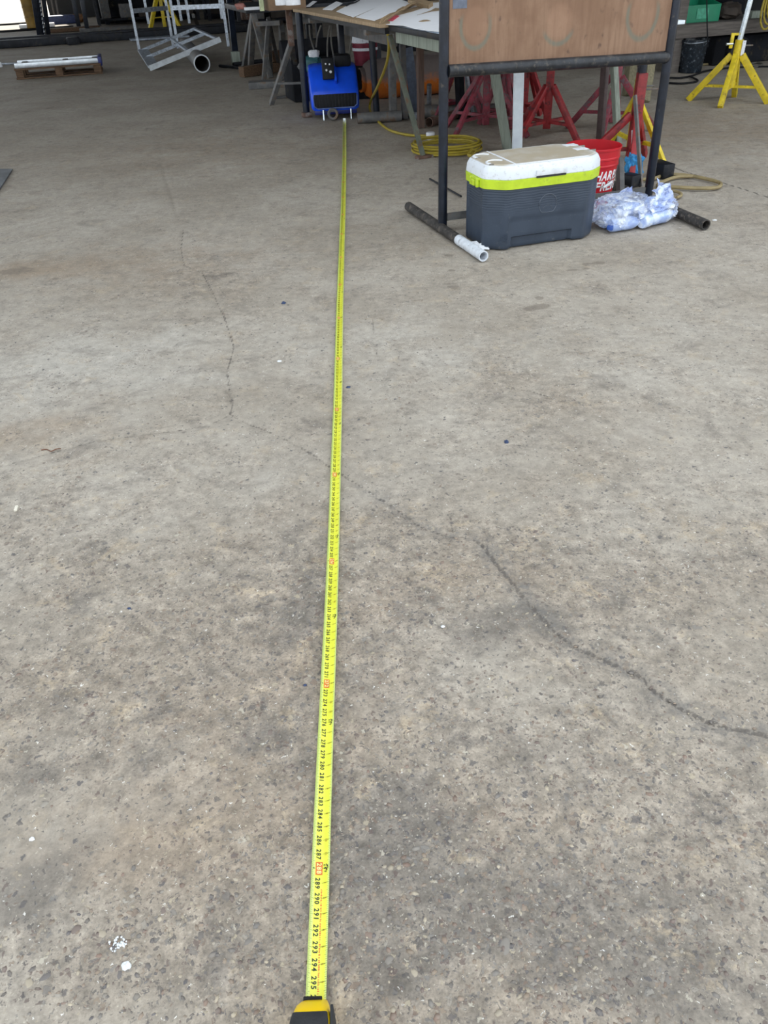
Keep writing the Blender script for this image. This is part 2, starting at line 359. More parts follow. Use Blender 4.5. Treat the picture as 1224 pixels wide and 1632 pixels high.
        for k, cc in enumerate(cols): el[k].position = [0, .16, .3, .42, .54, .64, .74, .83, .88, .965][k]; el[k].color = cc + (1,)
        col = mixc(nt, mth(nt, 'MULTIPLY', mk, dim), col, rmp.outputs[0])
        rim = mth(nt, 'MULTIPLY', mth(nt, 'MULTIPLY', sstep(nt, e, -.06, .02), sstep(nt, e, .02, .12, 1, 0)), keep)
        col = mixc(nt, mth(nt, 'MULTIPLY', rim, .35 * dim), col, (.12, .11, .1))
        heights.append((mk, 1.0 / sc))
    pebbles(48.0, .2, .16, .38, .1, 1.0, .6)
    pebbles(95.0, .36, .18, .44, -.1, .9, .68)
    pebbles(210.0, .32, .2, .47, -.4, .8, .6)
    # pale and dark specks
    def specks(sc, thr, c, f):
        nonlocal col
        vo = nd(nt, 'ShaderNodeTexVoronoi', {'Vector': PW, 'Scale': sc}, voronoi_dimensions='2D'); s = nd(nt, 'ShaderNodeSeparateColor', {0: vo.outputs['Color']}).outputs
        col = mixc(nt, mth(nt, 'MULTIPLY', mth(nt, 'MULTIPLY', mth(nt, 'LESS_THAN', s[0], thr), sstep(nt, vo.outputs['Distance'], .22, .34, 1, 0)), f), col, c)
    specks(230.0, .008, (.8, .78, .74), .8); specks(120.0, .03, (.09, .085, .085), .7); specks(70.0, .012, (.1, .095, .1), .8); specks(260.0, .03, (.62, .56, .46), .5)
    # pits
    pit = mth(nt, 'MULTIPLY', sstep(nt, N(26, 5, .7), .64, .72), sstep(nt, wr0, -.1, .7, .15, 1))
    col = mixc(nt, mth(nt, 'MULTIPLY', pit, .5), col, (.14, .128, .118))
    # cracks
    ck = mth(nt, 'ADD', A('crack'), mth(nt, 'MULTIPLY', mth(nt, 'SUBTRACT', N(42, 5, .65), .5), .034))
    gv = mth(nt, 'ADD', A('gravel'), mth(nt, 'MULTIPLY', mth(nt, 'SUBTRACT', N(22, 6, .7), .5), .07))
    band = sstep(nt, gv, .045, .0, 0, .78)
    band = mth(nt, 'MULTIPLY', band, mth(nt, 'MULTIPLY', sstep(nt, N(24, 5, .7), .36, .58), sstep(nt, N(75, 5, .7), .3, .6)))
    col = mixc(nt, band, col, (.15, .142, .135))
    ck = mth(nt, 'ADD', A('crack'), mth(nt, 'MULTIPLY', mth(nt, 'SUBTRACT', N(55, 5, .7), .5), .02))
    line = sstep(nt, ck, .0022, -.003)
    col = mixc(nt, mth(nt, 'MULTIPLY', line, .78), col, (.105, .092, .083))
    st = mth(nt, 'ADD', A('stain'), mth(nt, 'MULTIPLY', mth(nt, 'SUBTRACT', N(30, 4, .6), .5), .8))
    stf = sstep(nt, st, .38, .62, 0, .55)
    col = mixc(nt, stf, col, (.15, .125, .102))
    setin(nt, b, 'Base Color', col)
    setin(nt, b, 'Roughness', sstep(nt, nS, .3, .7, .68, .88)); setin(nt, b, 'Specular IOR Level', .35)
    h = mth(nt, 'MULTIPLY', nS, .6)
    h = mth(nt, 'ADD', h, mth(nt, 'MULTIPLY', nXS, .35))
    h = mth(nt, 'SUBTRACT', h, mth(nt, 'MULTIPLY', pit, .6)); h = mth(nt, 'SUBTRACT', h, mth(nt, 'MULTIPLY', line, 1.0))
    for mk, k in heights: h = mth(nt, 'ADD', h, mth(nt, 'MULTIPLY', mk, min(.3, k * 14)))
    bn = nd(nt, 'ShaderNodeBump', {'Strength': .55, 'Distance': .004, 'Height': h}).outputs[0]
    nt.links.new(bn, b.inputs['Normal'])
    me.materials.append(m)
    return o
floor = build_floor()
def fz(x, y): return float(fheight(np.array(x), np.array(y)))

# real aggregate: stones bedded in the slab
def stone_mat():
    m, nt, b = newmat('bedded_stone')
    a = nd(nt, 'ShaderNodeAttribute', attribute_name='tint').outputs['Color']
    P = nd(nt, 'ShaderNodeTexCoord').outputs['Object']
    n = nd(nt, 'ShaderNodeTexNoise', {'Vector': P, 'Scale': 160.0, 'Detail': 4.0}).outputs[0]
    c = mixc(nt, sstep(nt, n, .3, .7, .1, .6), a, (.27, .235, .195))
    setin(nt, b, 'Base Color', c); setin(nt, b, 'Roughness', .7); return m
M['stone'] = stone_mat()
SC = [(.10, .09, .088), (.15, .14, .135), (.14, .1, .09), (.2, .185, .17), (.24, .18, .13), (.2, .13, .1), (.32, .29, .25), (.42, .36, .27), (.09, .085, .095), (.27, .2, .15)]
ico = B(); bmesh.ops.create_icosphere(ico, subdivisions=1, radius=1.0)
ICO_V = np.array([v.co[:] for v in ico.verts]); ICO_F = np.array([[v.index for v in f.verts] for f in ico.faces]); ico.free()
ico = B(); bmesh.ops.create_icosphere(ico, subdivisions=2, radius=1.0)
ICO2_V = np.array([v.co[:] for v in ico.verts]); ICO2_F = np.array([[v.index for v in f.verts] for f in ico.faces]); ico.free()
def rock_mesh(name, vs, fs, tints):
    me = bpy.data.meshes.new(name); me.from_pydata(vs.tolist(), [], fs.tolist()); me.shade_smooth()
    at = me.attributes.new('tint', 'FLOAT_COLOR', 'POINT'); at.data.foreach_set('color', np.concatenate([tints, np.ones((len(tints), 1))], 1).astype(np.float32).ravel())
    me.materials.append(M['stone']); return me
def aggregate(n):
    VS, FS, TS = [], [], []; k = 0; tries = 0
    nv = len(ICO_V)
    while k < n and tries < n * 30:
        tries += 1
        px, py = random.uniform(-20, 1244), 560 + 1090 * random.random() ** .7
        p = fl(px, py)
        w = float(blobs(WEAR, np.array([p.x]), np.array([p.y]))[0]) + mnoise.noise(V((p.x * 6, p.y * 6, 3))) * .8
        if random.random() > .12 + max(0, w) * .8: continue
        r = .0018 + .0042 * random.random() ** 2.5
        a = random.random() * 6.28; ca, sa = math.cos(a), math.sin(a)
        v = ICO_V * (1 + rng.uniform(-.2, .2, (nv, 1)))
        v = v * np.array([r * random.uniform(.9, 1.5), r * random.uniform(.6, 1.0), r * .5])
        v = np.stack([v[:, 0] * ca - v[:, 1] * sa, v[:, 0] * sa + v[:, 1] * ca, v[:, 2]], 1)
        v += np.array([p.x, p.y, fz(p.x, p.y) - r * random.uniform(.12, .3)])
        VS.append(v); FS.append(ICO_F + k * nv); t = np.array(random.choice(SC)) * random.uniform(.8, 1.25); TS.append(np.repeat(t[None], nv, 0)); k += 1
    me = rock_mesh('aggregate', np.concatenate(VS), np.concatenate(FS), np.concatenate(TS))
    o = bpy.data.objects.new('aggregate', me); COL.objects.link(o); o.parent = floor; o['kind'] = 'stuff'
aggregate(3800)
stone_px = [(120,1480,.011,2),(72,1555,.012,8),(162,1487,.011,7),(45,1565,.010,7),(190,1552,.009,8),(885,1372,.010,5),(855,1345,.007,8),(826,1428,.006,2),(858,1418,.006,7),(915,1462,.011,4),(835,1447,.007,9),(588,1489,.010,5),(660,1550,.008,7),(806,1505,.016,3),(150,1165,.009,2),(130,1145,.006,7),(135,1135,.006,7),(465,1080,.008,8),(430,1165,.010,2),(450,1140,.008,8),(150,1270,.006,7),(960,1455,.008,1),(975,1490,.009,0),(1065,1560,.010,1),(1085,1420,.008,1),(765,1320,.006,7),(1145,1375,.007,7),(1022,1155,.009,7),(1052,1160,.006,0),(705,895,.010,5),(692,905,.009,2),(610,1410,.008,1),(560,1480,.009,0),(620,1530,.01,3),(1100,1350,.009,5),(930,1340,.009,0),(1010,1255,.009,4),(780,1260,.008,0),(545,1170,.007,2),(330,1110,.008,1),(320,1490,.01,0),(260,1450,.008,2),(395,1500,.009,1),(30,1310,.008,0),(70,1280,.01,6)]
rock_v = []
for k in range(6):
    v = ICO2_V * (1 + np.array([[  .5 * mnoise.noise(V(p) * 1.6 + V((k * 9, 2, 1)))] for p in ICO2_V])); rock_v.append(v * np.array([1.25, .85, .35]))
rock_me = {}
for px, py, r, ci in stone_px:
    k = random.randrange(6)
    if (k, ci) not in rock_me: rock_me[(k, ci)] = rock_mesh('stone', rock_v[k], ICO2_F, np.repeat(np.array(SC[ci])[None], len(ICO2_V), 0))
    o = bpy.data.objects.new('stone', rock_me[(k, ci)]); COL.objects.link(o); o.parent = floor
    p = fl(px, py); o.location = (p.x, p.y, fz(p.x, p.y) - .1 * r); o.scale = (r * .72, r * .72, r * .6); o.rotation_euler = (0, 0, random.random() * 6.28)

# ------------------------------------------------------------------ the building
RH, RD0, RD1, RA0, RA1 = 4.9, 4.4, 30.8, -8.6, 10.5
def struct(name, bm, m, label=None):
    o = finish(bm, name, m, smooth=False); o['kind'] = 'structure'
    if label: o['label'] = label
    return o
struct('ceiling', box(B(), W((RA0 + RA1) / 2, (RD0 + RD1) / 2, RH + .1), (RA1 - RA0, RD1 - RD0, .2), AX), 'roof', 'sheet metal shed roof')
struct('wall_left', box(B(), W(RA0 - .1, (23 + RD1) / 2, RH / 2 - .1), (.2, RD1 - 23, RH + .2), AX), 'wall')
struct('wall_right', box(B(), W(RA1 + .1, (5 + RD1) / 2, RH / 2 - .1), (.2, RD1 - 5, RH + .2), AX), 'wall')
struct('wall_back', box(B(), W((RA1 - .95) / 2, RD1 - .1, RH / 2 - .1), (RA1 + .95, .2, RH + .2), AX), 'wall', 'dark back wall beside the bright doorway')

# ------------------------------------------------------------------ tape measure
TC = [(191,549),(250,549),(290,548),(330,547.2),(380,545.3),(440,543.4),(500,541.4),(572,540),(654,538.3),(740,535.5),(856,532.2),(894,530.8),(980,527.8),(1090,523),(1151,520.5),(1260,516),(1387,511.6),(1480,508.2),(1600,504)]
TW = [fl(x, y) for y, x in TC]
ty = np.array([p.y for p in TW][::-1]); tx = np.array([p.x for p in TW][::-1])
S0 = 8.016
def tape_pt(s, u=0.0, dz=0.0):                            # s: metres from the hook, u: across
    y = S0 - s; x = float(np.mean([np.interp(y + k, ty, tx) for k in (-.12, -.06, 0, .06, .12)])) if y > .75 else float(np.interp(y, ty, tx))
    z = .0062 * (u / .0158) ** 2 + .0013 + .0015 * math.sin(y * 2.1)
    return (x + u, y, z + dz)
tape = thing('tape_measure', 'long yellow tape measure pulled out down the middle of the floor', 'tape measure', (TW[-1].x, .45, 0))
def blade_mat():
    m, nt, b = newmat('tape_blade')
    P = nd(nt, 'ShaderNodeTexCoord').outputs['Object']
    n = nd(nt, 'ShaderNodeTexNoise', {'Vector': P, 'Scale': 9.0, 'Detail': 4.0}).outputs[0]
    u_ = nd(nt, 'ShaderNodeAttribute', attribute_name='across').outputs['Fac']
    ed = mth(nt, 'MAXIMUM', sstep(nt, u_, -.0088, -.0105), sstep(nt, u_, .0118, .0132))  # pale edge lanes: blended ticks and edge reflection painted into the colour
    setin(nt, b, 'Base Color', mixc(nt, mth(nt, 'MULTIPLY', ed, .8), mixc(nt, sstep(nt, n, .3, .7), (.68, .69, .055), (.76, .77, .075)), (.58, .70, .22)))
    setin(nt, b, 'Roughness', .34); setin(nt, b, 'Coat Weight', .4); setin(nt, b, 'Coat Roughness', .25); return m
M['blade'] = blade_mat()
bm = B(); rows = []
us = [-.0152, -.0125, -.0085, -.0042, 0, .0042, .0085, .0125, .0152]
SEND = S0 - .487
for k in range(0, 189):
    s = SEND * k / 188
    rows.append([bm.verts.new(tape_pt(s, u)) for u in us] + [bm.verts.new(tape_pt(s, u, -.0004)) for u in us[::-1]])
skin(bm, rows)
ob = finish(bm, 'blade', 'blade', tape, world=True)
at = ob.data.attributes.new('across', 'FLOAT', 'POINT'); at.data.foreach_set('value', np.tile(np.array(us + us[::-1], dtype=np.float32), len(rows)))
bm = B(); p = V(tape_pt(0)); box(bm, p + V((0, .003, .004)), (.026, .002, .03), bev=.0006); box(bm, p + V((0, -.018, .0006)), (.018, .04, .001))
finish(bm, 'end_hook', 'alu', tape, world=True)
# printed figures: built as thin print lying on the blade
GL = {}
def glyph(ch, res=2):
    if (ch, res) in GL: return GL[(ch, res)]
    cu = bpy.data.curves.new('g', 'FONT'); cu.body = ch; cu.resolution_u = res; cu.offset = .03
    o = bpy.data.objects.new('g', cu); COL.objects.link(o)
    dg = bpy.context.evaluated_depsgraph_get(); e = o.evaluated_get(dg); me = e.to_mesh()
    vs = [(v.co.x, v.co.y) for v in me.vertices]; fs = [tuple(p.vertices) for p in me.polygons]
    e.to_mesh_clear(); bpy.data.objects.remove(o); bpy.data.curves.remove(cu)
    xs = [v[0] for v in vs]; x0, x1 = min(xs), max(xs)
    GL[(ch, res)] = ([(a - x0, c) for a, c in vs], fs, x1 - x0); return GL[(ch, res)]
class Print:
    def __init__(s): s.v = []; s.f = []
    def text(s, t, s0, u0, h, adv, squash=1.0, dz=.0003):
        n = len(t); L = adv * n; x = -L / 2
        for ch in t:
            vs, fs, w = glyph(ch); k = h / .70; gw = min(adv * .9, w * k * squash); kx = gw / max(w, 1e-6); o = len(s.v)
            for a, c in vs: s.v.append(tape_pt(s0 + x + (adv - gw) / 2 + a * kx, u0 + c * k, dz))
            s.f += [tuple(i + o for i in f) for f in fs]; x += adv
    def quad(s, s0, s1, u0, u1, dz=.0002):
        o = len(s.v); s.v += [tape_pt(s0, u0, dz), tape_pt(s0, u1, dz), tape_pt(s1, u1, dz), tape_pt(s1, u0, dz)]; s.f.append((o, o + 1, o + 2, o + 3))
    def done(s, name, m):
        me = bpy.data.meshes.new(name); me.from_pydata([tuple(V(v) - tape.location) for v in s.v], [], s.f); me.materials.append(M[m])
        o = bpy.data.objects.new(name, me); COL.objects.link(o); o.parent = tape; o['kind'] = 'stuff'
IN = .0254
palenum = Print(); nums, redbox, rednum, small, feet, ticks, micro = Print(), Print(), Print(), Print(), Print(), Print(), Print()
for n in range(24, 297):
    s = n * IN
    if n % 16 == 0:
        redbox.quad(s - .0112, s + .0112, -.0084, -.0072); redbox.quad(s - .0112, s + .0112, .0016, .0028)
        redbox.quad(s - .0112, s - .0102, -.0084, .0028); redbox.quad(s + .0102, s + .0112, -.0084, .0028)
        [redbox.quad(s - .0112, s + .0112, -.0072 + .0022 * q, -.005 + .0022 * q, .00012) for q in range(4)]
        palenum.text(str(n), s, -.0064, .0076, .0068, 1.0, .0009)
        rednum.quad(s - .0114, s + .0114, -.0086, -.0074); rednum.quad(s - .0114, s + .0114, .0018, .0029)
        ticks.quad(s - .0012, s + .0012, -.0124, -.0106)
        ticks.quad(s - .0012, s + .0012, .0112, .0126)
    else: nums.text(str(n), s, -.0080, .0074, .0066)
    if n % 12 == 0:
        feet.text(str(n // 12), s - .003, .0048, .0052, .0052); feet.text('F', s + .0062, .0058, .0042, .0042)
        feet.quad(s - .0052, s - .0016, .0098, .0122); feet.quad(s + .001, s + .0042, .0086, .0112)
    else: small.text(str(n % 12), s, .0058, .0036, .0034)
    ticks.quad(s - .0002, s + .0002, .0022, .0146)
for k in range(150 * 16, 297 * 16):
    s = k * IN / 16
    if s > SEND: break
    l = {0: .0062, 8: .0048, 4: .0036, 12: .0036}.get(k % 16, .0028 if k % 2 == 0 else .0021)
    ticks.quad(s - .0002, s + .0002, -.0150, -.0150 + l)
    if k % 2 == 0: ticks.quad(s - .0002, s + .0002, .0150 - l * .9, .0150)
s = 289.4 * IN
while s < SEND - .002:
    w = random.choice([.0011, .0011, .0016, .0022]); micro.quad(s, s + w, .0010, .0010 + random.uniform(.0020, .0030)); s += w + random.choice([.0007, .0009, .0022])
nums.done('printed_numeral', 'ink'); redbox.done('printed_box', 'redink'); palenum.done('printed_pale_numeral', 'paleink'); rednum.done('printed_red_numeral', 'redink'); small.done('printed_inch_figure', 'oliveink')
feet.done('printed_foot_mark', 'ink'); ticks.done('printed_tick', 'tickink'); micro.done('printed_red_line', 'redink')
# case
cx0 = TW[-1].x + .0002
bm = B(); rings = []
for y, hw, zt in ((.4925, .0195, .020), (.484, .0225, .040), (.474, .0255, .056), (.463, .0275, .067), (.448, .0300, .076), (.42, .0315, .081), (.392, .0315, .080), (.379, .0295, .070), (.373, .025, .05)):
    r = min(.012, zt * .3); rings.append([bm.verts.new((cx0 + a, y, .002 + zt / 2 + c)) for a, c in rrect(hw * 1.84, zt, r, 4)])
skin(bm, rings); finish(bm, 'case', 'case_yellow', tape, world=True, ang=50)
bm = B(); rings = []
for y, hw, zt in ((.457, .0245, .0728), (.4565, .0262, .0742), (.445, .0285, .0795), (.42, .030, .0845), (.392, .0295, .0835), (.381, .027, .073)):
    rings.append([bm.verts.new((cx0 + a - .001, y, zt - .006 + c)) for a, c in rrect(hw * 1.84, .014, .004, 3)])
skin(bm, rings); finish(bm, 'rubber_grip', 'rubber', tape, world=True)
bm = B(); box(bm, (cx0 - .0015, .4865, .0375), (.027, .0055, .008), Matrix.Rotation(math.radians(-55), 3, 'X') @ Matrix.Rotation(math.radians(-4), 3, 'Z'), .0015)
finish(bm, 'lock_button', 'black', tape, world=True)
bm = B(); box(bm, (cx0 + .0292, .43, .045), (.004, .07, .06), None, .0015); finish(bm, 'side_pad', 'rubber', tape, world=True)

# ------------------------------------------------------------------ plywood sign stand of welded pipe
LP = V((.391, 4.317, 0))
sg = thing('sign_stand', 'welded black pipe stand holding a stained plywood board', 'stand', LP, AX)
bm = tube(B(), (0, 0, .03), (0, 0, 2.02), .0245, n=18); finish(bm, 'post', 'dark_pipe', sg)
bm = tube(B(), (1.292, 0, .03), (1.262, 0, 2.02), .0245, n=18); finish(bm, 'post', 'dark_pipe', sg)
bm = tube(B(), (.02, -.008, .772), (1.262, -.008, .750), .028, n=18)
lathe(bm, [(.028, 0), (.025, .011), (.014, .02), (.001, .023)], 18, Matrix.Translation((1.262, -.008, .750)) @ Matrix.Rotation(pi / 2, 4, 'Y'))
finish(bm, 'crossbar', 'bar_pipe', sg)
finish(tube(B(), (.02, 0, 2.0), (1.262, 0, 2.0), .0245, n=14), 'top_rail', 'bar_pipe', sg)
ft = finish(tube(B(), (-.022, .487, .027), (-.010, -.25, .027), .026, n=18, wall=.006), 'foot', 'foot_pipe', sg)
bm = tube(B(), (-.010, -.25, .027), (-.005, -.551, .027), .0262, n=18, wall=.006); finish(bm, 'painted_end', 'white_paint', ft, label='white sprayed open end of the foot pipe')
f2 = finish(tube(B(), (1.30, .45, .027), (1.268, -.57, .027), .027, n=18, wall=.006), 'foot', 'foot_pipe', sg)
finish(box(B(), (.645, .0, .078), (1.24, .012, .038)), 'floor_brace', 'greyst', sg)
def ply_mat():
    m, nt, b = newmat('stained_plywood')
    P = nd(nt, 'ShaderNodeTexCoord').outputs['Object']
    gr = nd(nt, 'ShaderNodeMapping', {0: P, 3: (26, 1, 2.2)}).outputs[0]
    g = nd(nt, 'ShaderNodeTexNoise', {'Vector': gr, 'Scale': 1.6, 'Detail': 6.0, 'Roughness': .6, 'Distortion': .6}).outputs[0]
    n = nd(nt, 'ShaderNodeTexNoise', {'Vector': P, 'Scale': 4.5, 'Detail': 6.0, 'Roughness': .6}).outputs[0]
    col = mixc(nt, sstep(nt, n, .35, .65), (.225, .13, .08), (.305, .19, .125))
    col = mixc(nt, sstep(nt, g, .35, .7, 0, .55), col, (.18, .098, .06))
    k = nd(nt, 'ShaderNodeTexNoise', {'Vector': nd(nt, 'ShaderNodeMapping', {0: P, 3: (1.5, 1, 1)}).outputs[0], 'Scale': 19.0, 'Detail': 4.0}).outputs[0]
    col = mixc(nt, sstep(nt, k, .6, .76, 0, .7), col, (.085, .05, .038))
    sp = nd(nt, 'ShaderNodeSeparateXYZ', {0: P}).outputs
    wob = mth(nt, 'MULTIPLY', mth(nt, 'SUBTRACT', n, .5), .05)
    for cx, cz, rx, rz_, a0, a1 in ((.162, .955, .077, .096, -1, .6), (.613, .945, .087, .095, -1, -.25), (1.089, .955, .088, .112, -1, .6)):
        dx = mth(nt, 'DIVIDE', mth(nt, 'SUBTRACT', sp[0], cx), rx); dz = mth(nt, 'DIVIDE', mth(nt, 'SUBTRACT', sp[2], cz), rz_)
        r = mth(nt, 'SQRT', mth(nt, 'ADD', mth(nt, 'MULTIPLY', dx, dx), mth(nt, 'MULTIPLY', dz, dz)))
        e = mth(nt, 'ABSOLUTE', mth(nt, 'SUBTRACT', mth(nt, 'ADD', r, wob), 1.0))
        f = mth(nt, 'MULTIPLY', sstep(nt, e, .02, .19, .8, 0), sstep(nt, dz, a1 - .5, a1, 1, 0))
        f = mth(nt, 'MULTIPLY', f, sstep(nt, g, .2, .6, .45, 1))
        col = mixc(nt, f, col, (.16, .17, .135))
        inn = mth(nt, 'MULTIPLY', sstep(nt, r, .6, .95, 1, 0), .25); col = mixc(nt, inn, col, (.40, .235, .155))
    setin(nt, b, 'Base Color', col); setin(nt, b, 'Roughness', .72)
    nt.links.new(nd(nt, 'ShaderNodeBump', {'Strength': .15, 'Distance': .003, 'Height': g}).outputs[0], b.inputs['Normal'])
    return m
M['ply'] = ply_mat()
pb = finish(box(B(), (.644, .004, 1.395), (1.237, .014, 1.23), None, .001), 'plywood_board', 'ply', sg)
finish(box(B(), (.078, -.0035, 1.066), (.072, .002, .08)), 'paint_patch', mat('blue_grey_patch', (.13, .15, .2), .7, 0, .2, 25), pb, label='blue grey painted patch at the board edge')

# ------------------------------------------------------------------ cooler
cc = LP + E1 * .391 + E2 * .252
ck = thing('cooler', 'slate grey ice cooler with lime band and dirty white lid', 'cooler', cc, AX)
def cooler_body_mat():
    m, nt, b = newmat('slate_plastic')
    P = nd(nt, 'ShaderNodeTexCoord').outputs['Object']
    n = nd(nt, 'ShaderNodeTexNoise', {'Vector': P, 'Scale': 9.0, 'Detail': 6.0, 'Roughness': .65}).outputs[0]
    n2 = nd(nt, 'ShaderNodeTexNoise', {'Vector': P, 'Scale': 34.0, 'Detail': 6.0, 'Roughness': .7}).outputs[0]
    z = nd(nt, 'ShaderNodeSeparateXYZ', {0: P}).outputs[2]
    col = mixc(nt, sstep(nt, n, .3, .7), (.029, .042, .066), (.04, .056, .085))
    sc = mth(nt, 'MULTIPLY', sstep(nt, n2, .6, .74), sstep(nt, z, .02, .22, .55, .12))
    col = mixc(nt, sc, col, (.2, .2, .2)); setin(nt, b, 'Base Color', col); setin(nt, b, 'Roughness', .42)
    w = nd(nt, 'ShaderNodeTexWave', {'Vector': P, 'Scale': 26.0, 'Distortion': 3.5, 'Detail': 1.0, 'Detail Scale': .8}, bands_direction='Z').outputs[1]
    h = mth(nt, 'MULTIPLY', w, sstep(nt, z, .15, .24, .0, .6))
    nt.links.new(nd(nt, 'ShaderNodeBump', {'Strength': .35, 'Distance': .003, 'Height': h}).outputs[0], b.inputs['Normal']); return m
M['slate'] = cooler_body_mat()
def crect(w, d, cx, cy, step=None):
    P = [(w/2, d/2-cy), (w/2-cx, d/2), (-w/2+cx, d/2), (-w/2, d/2-cy), (-w/2, -d/2+cy), (-w/2+cx, -d/2), (w/2-cx, -d/2), (w/2, -d/2+cy)]
    for _ in range(2):
        o2 = []
        for i, p in enumerate(P):
            q = P[(i + 1) % len(P)]; L = math.hypot(q[0]-p[0], q[1]-p[1]); r = min(.25, .016 / max(L, 1e-6)) if _ == 0 else min(.25, .006 / max(L, 1e-6))
            o2 += [(p[0] + (q[0]-p[0]) * r, p[1] + (q[1]-p[1]) * r), (q[0] + (p[0]-q[0]) * r, q[1] + (p[1]-q[1]) * r)]
        P = o2
    if step:
        o2 = []
        for i, p in enumerate(P):
            q = P[(i + 1) % len(P)]; L = math.hypot(q[0]-p[0], q[1]-p[1]); k = max(1, int(round(L / step)))
            for j in range(k): o2.append((p[0] + (q[0]-p[0]) * j / k, p[1] + (q[1]-p[1]) * j / k))
        P = o2
    return P
bm = B(); rings = []
BW0, BD0, BW1, BD1 = .640, .372, .644, .380
NS = len(crect(BW0, BD0, .095, .075, .012)); 
for k in range(0, 31):
    z = .003 + .293 * k / 30; t = k / 30
    sx, sy = (1 + (BW1 / BW0 - 1) * t), (1 + (BD1 / BD0 - 1) * t); rg = []
    for x, y in crect(BW0, BD0, .095, .075, .012):
        x *= sx; y *= sy
        if k == 0: x *= .985; y *= .975
        if y < -BD0 * .45 and abs(x) < .215:               # front panel between the corner pillars
            y += .009 * min(1, (.215 - abs(x)) / .012)
            if z > .14: y -= .005 * min(1, (z - .14) / .02)
            if -.19 < x < .155: y += .020 * min(1, max(0, .062 - z) / .006)
        if x < -BW0 * .47 and abs(y) < .09: x += .005
        rg.append(bm.verts.new((x, y, z)))
    rings.append(rg)
skin(bm, rings); body = finish(bm, 'body', 'slate', ck, ang=40)
bm = B()
eyf = lambda z: -(BD0 + (BD1 - BD0) * z / .3) / 2 + .009 - .005 * min(1, max(0, (z - .14) / .02)) - .0005
arc = [(.049 * math.cos(a), .203 + .049 * math.sin(a)) for a in np.linspace(math.radians(-50), math.radians(228), 24)]
sweep(bm, [(x, eyf(z), z) for x, z in arc], .0022, 6)
sweep(bm, [(arc[0][0], eyf(arc[0][1]), arc[0][1]), (.0, eyf(.163), .163), (arc[-1][0], eyf(arc[-1][1]), arc[-1][1])], .0018, 6)
sweep(bm, [(.026 * math.cos(a), eyf(.19), .178 + .02 * math.sin(a)) for a in np.linspace(0, pi, 12)], .0008, 6)
finish(bm, 'embossed_emblem', mat('emblem_plastic', (.07, .085, .115), .4, 0, .1), body)
bm = B()
for k in range(6): sweep(bm, [(x, -BD0 / 2 - .0028 + .0 * x, .045 + .007 * k) for x in (-.262 + .0 * k, -.235, -.215)], .0012, 5)
finish(bm, 'corner_ribs', 'slate', body)
bm = B(); rings = []
for z, o in ((.293, .0), (.294, .006), (.335, .010), (.337, .002)):
    rings.append([bm.verts.new((x, y, z)) for x, y in crect(BW1 + o, BD1 + o, .096, .076)])
skin(bm, rings)
M['lime'] = mat('lime_plastic', (.50, .66, .03), .35, 0, .08, 25, (.35, .45, .05), .06, 30, .05)
bd = finish(bm, 'lime_band', 'lime', ck, ang=40)
bm = B(); x0 = -(BW1 + .012) / 2
box(bm, (x0 - .004, -.03, .330), (.014, .085, .010), None, .002); box(bm, (x0 - .008, -.062, .313), (.014, .018, .040), None, .003); box(bm, (x0 - .008, -.018, .309), (.014, .040, .030), None, .003); box(bm, (x0 - .008, .012, .313), (.014, .014, .040), None, .003)
finish(bm, 'side_latch', 'lime', bd)
def lid_mat():
    m, nt, b = newmat('dirty_white_lid')
    P = nd(nt, 'ShaderNodeTexCoord').outputs['Object']; sp = nd(nt, 'ShaderNodeSeparateXYZ', {0: P}).outputs
    n = nd(nt, 'ShaderNodeTexNoise', {'Vector': P, 'Scale': 6.0, 'Detail': 6.0, 'Roughness': .65}).outputs[0]
    n2 = nd(nt, 'ShaderNodeTexNoise', {'Vector': P, 'Scale': 55.0, 'Detail': 5.0, 'Roughness': .7}).outputs[0]
    top = mth(nt, 'MULTIPLY', sstep(nt, sp[2], .397, .4005), sstep(nt, mth(nt, 'ABSOLUTE', sp[1]), .145, .172, 1, .15))
    top = mth(nt, 'MULTIPLY', top, sstep(nt, sp[0], .24, .30, 1, .5))
    col = mixc(nt, mth(nt, 'MULTIPLY', top, sstep(nt, n, .2, .6, .6, 1.0)), (.68, .72, .78), (.40, .345, .255))
    col = mixc(nt, mth(nt, 'MULTIPLY', sstep(nt, n2, .52, .7), .45), col, (.34, .31, .26))
    setin(nt, b, 'Base Color', col); setin(nt, b, 'Roughness', .55); return m
M['lid'] = lid_mat()
M['lid_white'] = mat('scuffed_white', (.70, .73, .78), .5, 0, .08, 30, (.4, .37, .31), .12, 50)
M['lid_shade'] = mat('recess_shade_plastic', (.2, .19, .17), .8)  # dark tone painted in for the shade inside lid slots and drain holes
bm = B(); rings = []
for z, o in ((.337, .002), (.340, .008), (.372, .002), (.392, -.018), (.399, -.034), (.400, -.05), (.404, -.058)):
    k_ = max(.05, .096 + o * .35); rings.append([bm.verts.new((x, y, z)) for x, y in crect(BW1 + o, BD1 + o, k_, k_ * .79)])
skin(bm, rings); lid = finish(bm, 'lid', 'lid', ck, ang=28)
bm = B(); sweep(bm, [(-.182, -.165, .402), (-.186, -.05, .4055), (-.186, .05, .4055), (-.182, .165, .402)], .0042, 8); finish(bm, 'lid_rib', 'lid_white', lid)
for yy in (-.082, .075):
    bm = sweep(B(), [(-.25 + .045 * math.cos(a), yy + .042 * math.sin(a), .403) for a in np.linspace(math.radians(20), math.radians(215), 16)], .0055, 8); finish(bm, 'cup_holder', 'lid_white', lid)
    finish(box(B(), (-.285, yy - .03, .4015), (.022, .012, .007), -.5, .002), 'cup_drain', 'lid_shade', lid)
